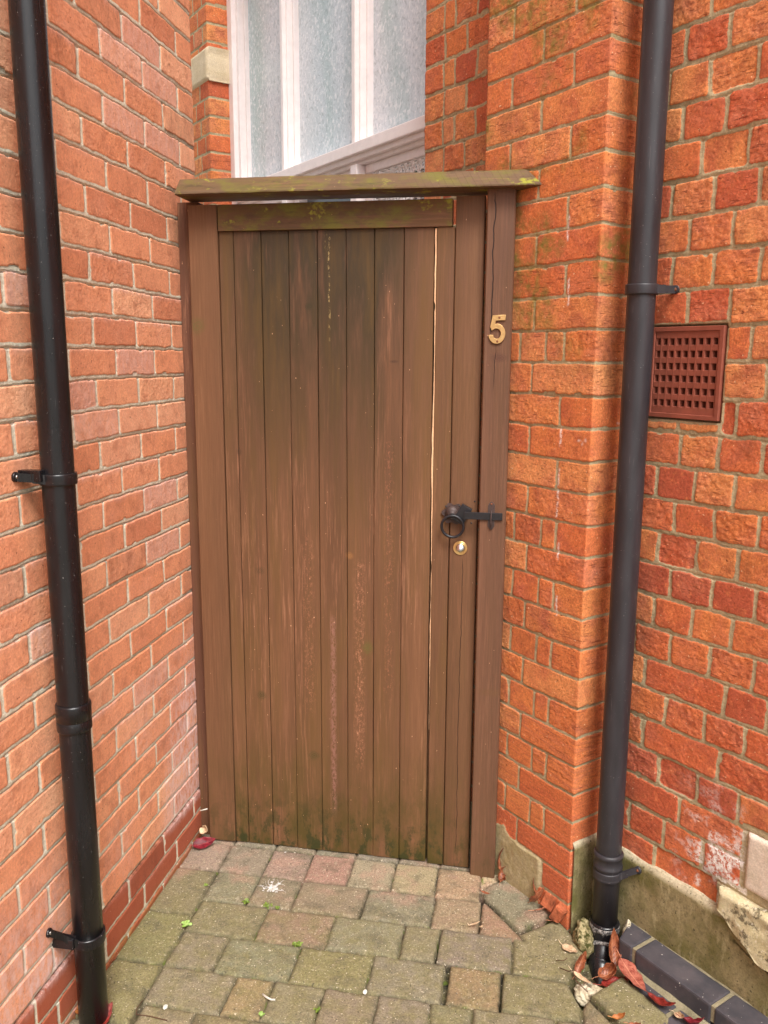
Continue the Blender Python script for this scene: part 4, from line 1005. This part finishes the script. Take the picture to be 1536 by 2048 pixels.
def paving_mat():
    s = SH('tumbled_pavers', .85, .25); p = s.pos(); c, rnd = s.attr('tint'); e, _ = s.attr('pe'); j, edge, alg = s.sep(e)
    n1 = s.noise(p, 24, 5, .68); n2 = s.noise(s.mp(p, loc=(5, 5, 0)), 70, 4, .7); n3 = s.noise(p, 420, 2, .6)
    c = s.mix(s.ma('MULTIPLY', s.mr(n1, .40, .66, 0, .75), alg), c, (.19, .168, .072))
    c = s.mix(s.mr(n2, .52, .70, 0, .55), c, (.36, .30, .19))
    c = s.mix(s.mr(s.noise(s.mp(p, loc=(2, 9, 0)), 17, 4, .6), .52, .68, 0, .6), c, (.115, .10, .065))
    c = s.mix(s.ma('MULTIPLY', s.mr(s.noise(s.mp(p, loc=(8, 1, 0)), 11, 4, .6), .50, .66, 0, .6), s.mr(alg, 1, .2)), c, (.36, .22, .16))
    v = s.mr(s.noise(p, 210, 4, .8), .34, .66, .60, 1.34); c = s.mix(1.0, c, v, 'MULTIPLY')
    # scuffs
    c = s.mix(s.mr(s.noise(s.mp(p, (1, .35, 1), rot=(0, 0, R(35))), 60, 4, .75, 1.0), .60, .72, 0, .5), c, (.42, .36, .26))
    c = s.mix(s.mr(s.noise(p, 175, 1, .4), .715, .735, 0, .85), c, (.62, .55, .42))
    c = s.mix(s.mr(s.noise(s.mp(p, loc=(4, 4, 4)), 150, 2, .4), .68, .72, 0, .8), c, (.05, .042, .03))
    c = s.mix(s.ma('MULTIPLY', edge, s.mr(s.noise(p, 40, 4, .7), .42, .6, 0, .75)), c, (.085, .075, .04))
    c = s.mix(s.ma('MULTIPLY', j, s.mr(s.noise(p, 22, 3, .6), .60, .68, 0, .9)), c, (.10, .14, .02))
    h = s.ma('ADD', s.ma('MULTIPLY', s.noise(p, 130, 4, .75), .8), s.ma('MULTIPLY', n3, .35))
    return s.done(c, None, s.bump(h, .65, .0035))
M_PAV = paving_mat()
tag(link('paving', paving_mesh(), M_PAV), kind='structure')
# the ground beyond
b = bmesh.new(); S_ = 60
for f in ([(-S_, -S_), (S_, -S_), (S_, S_), (-S_, S_)],): b.faces.new([b.verts.new((x, y, -.062)) for x, y in f])
tag(obj('ground', b, stone_mat('pale_ground', (.26, .23, .18), (.36, .33, .27), False)), kind='structure')
b = bmesh.new(); b.faces.new([b.verts.new(v) for v in ((-1.05, 2.515, -.008), (-.03, 2.515, -.008), (-.6, 4.6, -.008), (-3.0, 4.6, -.008))])
tag(obj('alley_floor', b, stone_mat('alley_concrete', (.2, .18, .15), (.28, .26, .22), False)), kind='structure')

# ---------------------------------------------------------------- blue brick kerb beside the plinth
def blue_mat():
    s = SH('blue_brick', .48, .45); p = s.pos()
    c = s.mix(s.mr(s.noise(p, 12, 4, .6), .4, .65), (.050, .048, .056), (.090, .078, .085))
    c = s.mix(s.mr(s.noise(p, 60, 4, .7), .6, .75, 0, .4), c, (.15, .13, .12)); c = s.mix(s.mr(s.noise(p, 130, 1, .4), .765, .78, 0, .9), c, (.6, .56, .5))
    return s.done(c, None, s.bump(s.noise(p, 160, 4, .7), .25, .002))
kerb = thing('brick_kerb', 'two stepped rows of dark blue-grey bricks laid at the foot of the concrete plinth', 'kerb', fp(1.1, 1.66, 0))
bjs = [1.338, 1.256, 1.0205, .795, .57, .345, .12, -.105, -.33, -.555]
M_BLUE = blue_mat()
for a, c_ in zip(bjs, bjs[1:]):
    b = bmesh.new(); ubox(b, c_ + .0055, a - .004, 1.623, 1.7045, -.03, .0645, .006)
    if a > 1.3:
        for v in b.verts: 
            if v.co.dot(UF) > 1.30: v.co = v.co - UF * (.03 * max(0, (1.70 - -(v.co.dot(NF))) / .08))
    obj('brick', b, M_BLUE, kerb)
for a, c_ in zip([1.225, 1.102, .877, .652, .427, .202, -.02, -.245], [1.102, .877, .652, .427, .202, -.02, -.245, -.47]):
    b = bmesh.new(); ubox(b, c_ + .005, a - .005, 1.535, 1.612, -.05, .0080, .005); obj('brick', b, M_BLUE, kerb)
M_MORT = stone_mat('kerb_mortar', (.19, .165, .10), (.30, .26, .165), False)
b = bmesh.new()
us = np.arange(1.335, -.6, -.008)
def strip(rowsfn):
    rows = [[b.verts.new(q) for q in rowsfn(u)] for u in us]
    for A, B in zip(rows, rows[1:]):
        for i in range(len(A) - 1): b.faces.new((A[i], A[i + 1], B[i + 1], B[i])).smooth = True
nz = lambda u, k, a=.003: a * float(fbm(np.array([u]), np.array([k]), .03, 3, 300)[0])
strip(lambda u: [fp(u, 1.7095, .069 + nz(u, 1)), fp(u, 1.704 + nz(u, 2), .0662 + nz(u, 3, .0015)), fp(u, 1.700 + nz(u, 2), .060)])
strip(lambda u: [fp(u, 1.6235, .004), fp(u, 1.622, (.0165 if u < 1.25 else -.02) + nz(u, 4, .003)), fp(u, 1.618 + nz(u, 5, .002), (.0125 if u < 1.25 else -.02) + nz(u, 6, .002)), fp(u, 1.611 + nz(u, 7, .002),   .0085 if u < 1.25 else -.03), fp(u, 1.606, .004 if u < 1.25 else -.04)])
for a in bjs[1:-1]: ubox(b, a - .0045, a + .0060, 1.626, 1.704, .02, .0625, .001)
for a in [1.102, .877, .652, .427, .202, -.02, -.245]: ubox(b, a - .0055, a + .0055, 1.537, 1.612, -.03, .0068, .001)
obj('mortar', b, M_MORT, kerb)

# rubble and mortar lumps round the pipe foot
def lump(name, label, cat, c, size, seed, m, parent=None):
    b = bmesh.new(); bmesh.ops.create_icosphere(b, subdivisions=5, radius=1)
    for v in b.verts:
        n = v.co.normalized(); k = 1 + .28 * float(fbm(np.array([n.x * 1.3 + n.z]), np.array([n.y * 1.3 - n.z * .7]), .8, 2, seed)[0]) + .13 * float(fbm(np.array([n.x + n.z * .5]), np.array([n.y + n.z]), .22, 3, seed + 2)[0])
        v.co = Vector((n.x * size[0] * k, n.y * size[1] * k, n.z * size[2] * k)) + Vector(c)
    o = obj(name, b, m, parent, True); return tag(o, label, cat) if label else o
def mossy_mat():
    s = SH('mossy_rubble', .9, .2); p = s.pos(); c = s.mix(s.mr(s.noise(p, 45, 4, .7), .4, .6), (.12, .10, .04), (.42, .35, .19))
    c = s.mix(s.mr(s.noise(p, 80, 4, .7), .5, .6), c, (.05, .05, .012)); return s.done(c, None, s.bump(s.noise(p, 110, 4, .7), .9, .005))
M_MOSSR = mossy_mat()
lump('rubble', 'mossy lump of rubble wedged between the pier corner and the grey pipe foot', 'rubble', (.186, 2.138, -.002), (.030, .050, .044), 3, M_MOSSR)
M_LUMP = stone_mat('pale_lump', (.42, .35, .21), (.62, .56, .42), True)
lump('rubble', 'pale lump of broken mortar in front of the grey pipe foot', 'rubble', (.194, 1.952, -.024), (.036, .030, .024), 9, M_LUMP)
lump('rubble', 'ragged blob of mortar between the grey pipe and the first blue brick', 'rubble', fp(1.332, 1.690, .030), (.012, .016, .040), 14, M_LUMP)
M_SHARD = simple('brick_shard', S(164, 92, 62), .9, .2, 45, .5, .9, 0, .005)
b = bmesh.new()
def chunk(c, sz, rot, seed):
    rr_ = random.Random(seed); g = bmesh.ops.create_cube(b, size=1); vs = g['verts']
    for v in vs: v.co = Vector((v.co.x * sz[0] * rr_.uniform(.7, 1.15), v.co.y * sz[1] * rr_.uniform(.7, 1.15), v.co.z * sz[2] * rr_.uniform(.7, 1.1)))
    Mx = Matrix.Translation(c) @ Matrix.Rotation(R(rot[0]), 4, 'X') @ Matrix.Rotation(R(rot[1]), 4, 'Y') @ Matrix.Rotation(R(rot[2]), 4, 'Z')
    for v in vs: v.co = Mx @ v.co
    es = list({e for v in vs for e in v.link_edges}); bmesh.ops.bevel(b, geom=es, offset=.003, segments=2, affect='EDGES')
chunk(fp(1.497, 1.603, .030), (.040, .034, .052), (12, 18, 52), 4)
tag(obj('brick_fragment', b, M_SHARD), 'broken orange brick fragment fallen at the foot of the pier corner', 'brick fragment')
b = bmesh.new(); chunk(fp(1.545, 1.605, .036), (.050, .016, .046), (-14, 22, -40), 7)
tag(obj('brick_fragment', b, M_SHARD), 'flat flake of red brick leaning against the pier behind the corner fragment', 'brick fragment')

# ---------------------------------------------------------------- leaves, weeds, droppings
def leaf_mat(name, c1, c2, vein=(.8, .4, .3), rough=.45):
    s = SH(name, rough, .4); p = s.pos(); u, _ = s.attr('luv'); a, t, r_ = s.sep(u)
    c = s.mix(s.mr(s.noise(p, 75, 5, .75), .42, .58), tuple(q * .8 for q in c1), c2)
    c = s.mix(s.mr(s.ma('ABSOLUTE', s.ma('SUBTRACT', a, .5)), .035, .012, 0, .6), c, vein)
    k = s.ma('ABSOLUTE', s.ma('SINE', s.ma('ADD', s.ma('MULTIPLY', t, 34), s.ma('MULTIPLY', s.ma('ABSOLUTE', s.ma('SUBTRACT', a, .5)), -22))))
    c = s.mix(s.mr(k, .16, .02, 0, .35), c, vein)
    c = s.mix(s.mr(s.noise(p, 130, 2, .5), .64, .7, 0, .6), c, tuple(q * .3 for q in c1))
    return s.done(c, None, s.bump(s.ma('ADD', k, s.noise(p, 90, 3, .6)), .35, .0012))
L_CRIM = leaf_mat('crimson_leaf', (.12, .005, .012), (.22, .012, .022), (.34, .05, .05))
L_RED = leaf_mat('red_leaf', (0.302, 0.061, 0.040), (0.432, 0.144, 0.094), (.75, .35, .22))
L_DARK = leaf_mat('dark_red_leaf', (.14, .012, .010), (.27, .030, .020), (.4, .08, .05))
L_BROWN = leaf_mat('brown_leaf', (0.160, 0.040, 0.018), (0.288, 0.088, 0.036), (.46, .2, .1), .38)
L_ORNG = leaf_mat('orange_leaf', (0.315, 0.091, 0.017), (0.420, 0.154, 0.042), (.65, .32, .12))
L_TAN = leaf_mat('tan_leaf', (.55, .35, .20), (.70, .50, .32), (.8, .62, .42), .6)
L_RUST = leaf_mat('rust_leaf', (0.238, 0.066, 0.028), (0.350, 0.119, 0.056), (.6, .28, .15))
def leaf(label, pos, length, width, m, heading, pitch=0, roll=0, curl=.3, cup=.3, twist=0, seed=1, cat='leaf', stem=.25, grp='fallen leaves'):
    """heading: direction of the tip in the ground plane (deg from +X); curl along the length, cup across"""
    rr_ = random.Random(seed); nl, nw = 22, 8; bm = bmesh.new(); rows = []; uvs = []
    Mx = Matrix.Translation(pos) @ Matrix.Rotation(R(heading), 4, 'Z') @ Matrix.Rotation(R(-pitch), 4, 'Y') @ Matrix.Rotation(R(roll), 4, 'X')
    for i in range(nl + 1):
        t = i / nl; prof = (math.sin(math.pi * min(1, t ** .8)) ** .75) * (1 - .25 * t) if 0 < t < 1 else .0
        w = width * .5 * prof * (1 + .06 * math.sin(t * 23 + seed))
        ang = curl * (t - .35) * 2.2
        x = length * (t if abs(curl) < .05 else math.sin(ang) / (curl * 2.2) + math.sin(curl * .35 * 2.2) / (curl * 2.2)); zc = 0 if abs(curl) < .05 else length * ((1 - math.cos(ang)) / (curl * 2.2) - (1 - math.cos(curl * .35 * 2.2)) / (curl * 2.2))
        row = []
        for j in range(-nw // 2, nw // 2 + 1):
            a = j / (nw / 2); ca = a * cup * 1.6
            y = w * (math.sin(ca) / (cup * 1.6) if cup > .02 else a); z = w * ((1 - math.cos(ca)) / (cup * 1.6) if cup > .02 else 0)
            z += w * .10 * math.sin(t * 15 + a * 3 + seed) * abs(a) + .002 * rr_.uniform(-.2, .2)
            tw = twist * (t - .3); y, z = y * math.cos(tw) - z * math.sin(tw), y * math.sin(tw) + z * math.cos(tw)
            row.append(bm.verts.new(Mx @ Vector((x, y, zc + z)))); uvs.append((j / nw + .5, t, 0, 1))
        rows.append(row)
    for A, B in zip(rows, rows[1:]):
        for j in range(nw): 
            f = bm.faces.new((A[j], A[j + 1], B[j + 1], B[j])); f.smooth = True
    nv = len(bm.verts)
    if stem:
        p0 = Mx @ Vector((.0, 0, 0)); tube(bm, [Mx @ Vector((length * .02, 0, 0)), Mx @ Vector((-length * stem * .5, .002, .002)), Mx @ Vector((-length * stem, .005 * rr_.uniform(-1, 1), .006))], [.0009, .0008, .0006], 6)
        uvs += [(.5, 0, 0, 1)] * (len(bm.verts) - nv)
    me = bpy.data.meshes.new('fallen_leaf'); bm.to_mesh(me); bm.free()
    at = me.attributes.new('luv', 'FLOAT_COLOR', 'POINT'); at.data.foreach_set('color', np.array(uvs, np.float32).reshape(-1))
    o = link('fallen_leaf', me, m); sol = o.modifiers.new('thick', 'SOLIDIFY'); sol.thickness = .0006
    return tag(o, label, cat, grp)
leaf('crimson leaf lying flat at the bottom left corner of the gate', (-1.038, 2.338, .014), .078, .048, L_CRIM, 30, 4, 30, .35, .5, .3, 2)
leaf('pale crumpled tan leaf caught in the corner behind the crimson leaf', (-1.034, 2.392, .026), .050, .050, L_TAN, 20, 35, 20, 1.3, 1.0, 1.0, 3, stem=0)
leaf('small light brown leaf against the left brick wall near the black pipe', (-1.040, 1.835, .004), .040, .013, L_RUST, -92, 5, 30, .5, .8, 0, 4)
leaf('orange leaf behind the foot of the black pipe', (-1.043, 1.660, .012), .075, .045, L_ORNG, -55, 15, 30, .6, .5, .4, 5)
leaf('dark red leaf poking out beside the foot of the black pipe', (-.962, 1.590, .010), .07, .035, L_DARK, 88, 10, 20, .5, .6, 0, 6)
leaf('narrow tan leaf on the joint of the cut paver by the post', (-.104, 2.279, .010), .034, .013, L_RUST, -30, 2, 10, .5, .9, 0, 7, stem=.1)
leaf('curled orange tan leaf like a pod, left of the triangular paver', (-.128, 2.118, .010), .038, .014, L_TAN, 28, 3, 0, .4, 1.7, 0, 8, stem=.05)
leaf('small crumpled tan scrap next to the pod shaped leaf', (-.097, 2.125, .006), .026, .018, L_TAN, -60, 25, 0, .9, 1.0, .5, 9, stem=0)
leaf('tiny brown leaf standing upright near the post foot', (-.040, 2.350, .012), .030, .014, L_BROWN, -70, 30, 70, .3, .5, 0, 10, stem=.1)
leaf('curled brown leaf trapped between the right post and the pier', (-.050, 2.345, .004), .065, .040, L_BROWN, 75, 50, 40, 1.2, 1.0, .6, 11)
leaf('dry brown leaf standing in the gap beside the right post', (-.052, 2.372, .025), .085, .034, L_BROWN, 110, 85, 20, .6, .9, .6, 12)
leaf('long rusty leaf leaning on the pier left of the brick fragment', tuple(fp(1.60, 1.585, .012)), .085, .034, L_RUST, -40, 50, -35, .5, .7, .3, 13)
leaf('dark rusty leaf pointing up the pier above the tilted paver', tuple(fp(1.585, 1.600, .030)), .060, .034, L_BROWN, 120, 50, 30, .4, .6, .3, 14)
leaf('thin curled leaf stalk lying over the edge of the tilted paver', (.050, 2.208, .016), .062, .010, L_RUST, 20, 12, 0, .5, 1.2, 0, 15)
leaf('slim reddish leaf lying flat in front of the brick fragment', (.095, 2.185, .006), .050, .012, L_RUST, 18, 5, 0, .3, .8, 0, 16)
leaf('flat pale tan leaf piece on the mossy concrete left of the grey pipe', (.128, 2.092, .004), .048, .030, L_TAN, -35, 2, 4, .2, .2, 0, 17, stem=.35)
leaf('brown leaf standing against the left side of the pipe elbow', (.160, 1.992, .000), .066, .034, L_BROWN, 55, 48, 30, .5, .8, .3, 18)
leaf('pale orange leaf draped over the lump of mortar', (.150, 1.990, .008), .060, .020, L_TAN, -35, -8, 10, .4, .9, 0, 19)
leaf('brown curled leaf standing upright right of the pipe, above the rest', (.262, 2.040, -.004), .100, .056, L_BROWN, 100, 55, 15, .5, .9, .3, 20)
leaf('large pinkish red leaf with clear veins beside the blue bricks', (.274, 2.030, .034), .118, .056, L_RED, -65, -6, -8, .2, .22, 0, 21)
leaf('glossy chestnut leaf curled into a cup right of the pipe elbow', (.216, 1.985, .006), .078, .060, L_BROWN, 20, 22, 20, 1.3, 1.0, 0, 22)
leaf('dark red leaf half hidden under the curled chestnut leaf', (.222, 1.968, -.004), .085, .050, L_DARK, 15, 5, -10, .4, .5, 0, 23)
leaf('twisted dark red leaf below the large pinkish leaf', (0.330, 1.931, 0.022), .090, .044, L_DARK, -46, 4, -20, .7, .6, .7, 24)
leaf('brown leaf wedged behind the upright leaf near the first blue brick', (.262, 2.075, -.012), .070, .040, L_RUST, 70, 40, -30, .5, .6, .3, 25)
leaf('small tan leaf in the gap next to the lower blue bricks', (0.387, 1.881, 0.016), .046, .024, L_TAN, -60, 20, 20, .6, .8, .4, 26)
leaf('bright red leaf at the bottom right by the lower blue bricks', (0.401, 1.863, 0.020), .066, .038, L_CRIM, -30, 15, -20, .8, .7, .5, 27)
leaf('orange brown leaf crumpled on the big cut paver at the bottom edge', (.238, 1.846, .010), .042, .024, L_ORNG, 10, 10, 10, 1.0, 1.0, .5, 28)
leaf('russet leaf scrap beside the crumpled leaf at the bottom edge', (.275, 1.832, .010), .040, .022, L_RUST, -20, 15, 10, .9, 1.0, .5, 29)
def twig(label, pts, r, m):
    b = bmesh.new(); tube(b, pts, r, 6); tag(obj('twig', b, m), label, 'twig')
M_TWIG = simple('twig_bark', (.10, .05, .03), .8, .2, 200, .3, .3); M_PTWIG = simple('pale_twig', (.62, .58, .5), .7)
twig('thin dark twig bent beside the pipe elbow', [(.118, 2.002, .004), (.140, 1.985, .010), (.150, 1.975, .022), (.158, 1.952, .012), (.185, 1.925, .006)], .0013, M_TWIG)
twig('short dark twig stub left of the mortar lump', [(.110, 2.030, .003), (.128, 2.020, .012), (.138, 2.022, .020)], .0011, M_TWIG)
twig('white stick lodged between the left post and the gate', [(-1.030, 2.392, .108), (-1.006, 2.394, .116)], .0022, M_PTWIG)
twig('pale broken twig on the small sandy paver joint at the bottom', [(-.617, 1.774, .003), (-.604, 1.764, .005), (-.590, 1.760, .003), (-.580, 1.762, .003)], .0024, M_PTWIG)
twig('long thin brown stem lying along the bottom left joint', [(-.902, 1.702, .002), (-.905, 1.675, .003), (-.897, 1.655, .003), (-.860, 1.655, .004), (-.815, 1.650, .004)], .0011, M_TWIG)
# white pebble chips
for lab, x, y in (('white chip of stone on the bottom left paver', -.838, 1.690), ('small white chip in the joint left of centre', -.366, 1.828)):
    b = bmesh.new(); bmesh.ops.create_icosphere(b, subdivisions=2, radius=.006)
    for v in b.verts: v.co = Vector((v.co.x * .9 + x, v.co.y * 1.3 + y, v.co.z * .6 + .003)) + Vector((random.uniform(-.001, .001), random.uniform(-.001, .001), 0))
    tag(obj('stone_chip', b, simple('white_chip', (.66, .64, .56), .7)), lab, 'stone chip')
# weeds
def green_mat(name, c1, c2):
    s = SH(name, .5, .35); return s.done(s.mix(s.mr(s.noise(s.pos(), 160, 2), .4, .6), c1, c2))
G_LIME = green_mat('fresh_green', (.20, .36, .06), (.34, .48, .14)); G_MOSS = green_mat('moss_green', (.10, .16, .02), (.19, .26, .04))
def weed(label, c, n, r, size, m, seed, h=.008, name='weed', cat='weed'):
    rr_ = random.Random(seed); b = bmesh.new()
    for i in range(n):
        a = rr_.uniform(0, 2 * math.pi); q = rr_.uniform(.1, 1) * r; pc = Vector((c[0] + math.cos(a) * q, c[1] + math.sin(a) * q * .8, c[2] + rr_.uniform(.2, 1) * h)); sz = size * rr_.uniform(.7, 1.2)
        t = Vector((rr_.uniform(-.5, .5), rr_.uniform(-.9, -.1), 1)).normalized(); u = t.orthogonal().normalized(); w = t.cross(u)
        k = 9; ctr = b.verts.new(pc + t * sz * .12); ring = [b.verts.new(pc + (u * math.cos(j * 2 * math.pi / k) * sz + w * math.sin(j * 2 * math.pi / k) * sz * .75)) for j in range(k)]
        for j in range(k): b.faces.new((ctr, ring[j], ring[(j + 1) % k]))
        tube(b, [Vector((c[0], c[1], c[2] - .006)), pc], .0006, 4)
    tag(obj(name, b, m, None, True), label, cat, 'weeds in the paving joints')
weed('bright green rounded weed growing at a paver corner on the left', (-.908, 1.985, .002), 8, .013, .0065, G_LIME, 3, .012)
weed('faint green sprout in the joint above the bright rounded weed', (-.925, 2.168, .0), 10, .009, .003, G_MOSS, 4, .006)
weed('moss tuft at the corner of the left olive pavers', (-.782, 2.118, -.002), 16, .011, .003, G_MOSS, 5, .006)
weed('moss tuft just below the bird dropping', (-.712, 2.112, -.002), 22, .015, .003, G_MOSS, 6, .006)
weed('moss tuft in the joint right below the bird dropping, smaller', (-.682, 2.110, -.002), 12, .009, .003, G_MOSS, 7, .005)
weed('dark moss tuft in the joint near the middle of the paving', (-.583, 1.968, -.002), 26, .016, .003, G_MOSS, 8, .005)
weed('moss blades in the upright joint at the bottom centre', (-.468, 1.752, -.002), 14, .010, .003, G_MOSS, 9, .007)
weed('little green sprout beside the sandy paver at the bottom', (-.600, 1.712, -.002), 12, .008, .0034, G_LIME, 10, .010)
weed('moss growing between the tilted paver and the cement patch', (.006, 2.365, .010), 26, .014, .003, G_MOSS, 11, .006)
# bird droppings
def splat(label, c, size, seed, strands=0, group=None):
    rr_ = random.Random(seed); b = bmesh.new()
    def blob(cx_, cy_, r, z):
        k = 26; ctr = b.verts.new((cx_, cy_, z + .0012)); ph = rr_.random() * 6
        ring = []
        for j in range(k):
            a = j * 2 * math.pi / k; q = r * (.62 + .30 * math.sin(3 * a + ph) * rr_.random() + .42 * rr_.random() ** 2)
            ring.append(b.verts.new((cx_ + math.cos(a) * q, cy_ + math.sin(a) * q, z)))
        for j in range(k): b.faces.new((ctr, ring[j], ring[(j + 1) % k]))
    blob(c[0], c[1], size * .55, c[2])
    for i in range(9 if size > .02 else 2): a = rr_.uniform(0, 6.28); q = rr_.uniform(.4, 1.1) * size; blob(c[0] + math.cos(a) * q, c[1] + math.sin(a) * q * .8, size * rr_.uniform(.05, .2), c[2] + .0002 * i)
    for i in range(strands):
        a = rr_.uniform(0, 6.28); p0 = Vector((c[0] + math.cos(a) * size * .4, c[1] + math.sin(a) * size * .4, c[2])); pts = [p0]
        d_ = a
        for q in range(7): d_ += rr_.uniform(-.5, .5); pts.append(pts[-1] + Vector((math.cos(d_), math.sin(d_), 0)) * size * .16)
        tube(b, pts, [.0010 * (1 - q / 9) for q in range(8)], 5)
    s = SH('dropping_white', .6, .3); p = s.pos()
    m = s.done(s.mix(s.mr(s.noise(p, 150, 4, .7), .40, .58), (.34, .31, .24), (.74, .73, .72)))
    tag(obj('bird_dropping', b, m), label, 'bird dropping')
splat('large white bird dropping with thin splashed strands on the second row of pavers', (-.722, 2.190, .0022), .034, 3, 9)
splat('small round white dropping on a pink paver close to the gate', (-.738, 2.378, .0015), .008, 8)
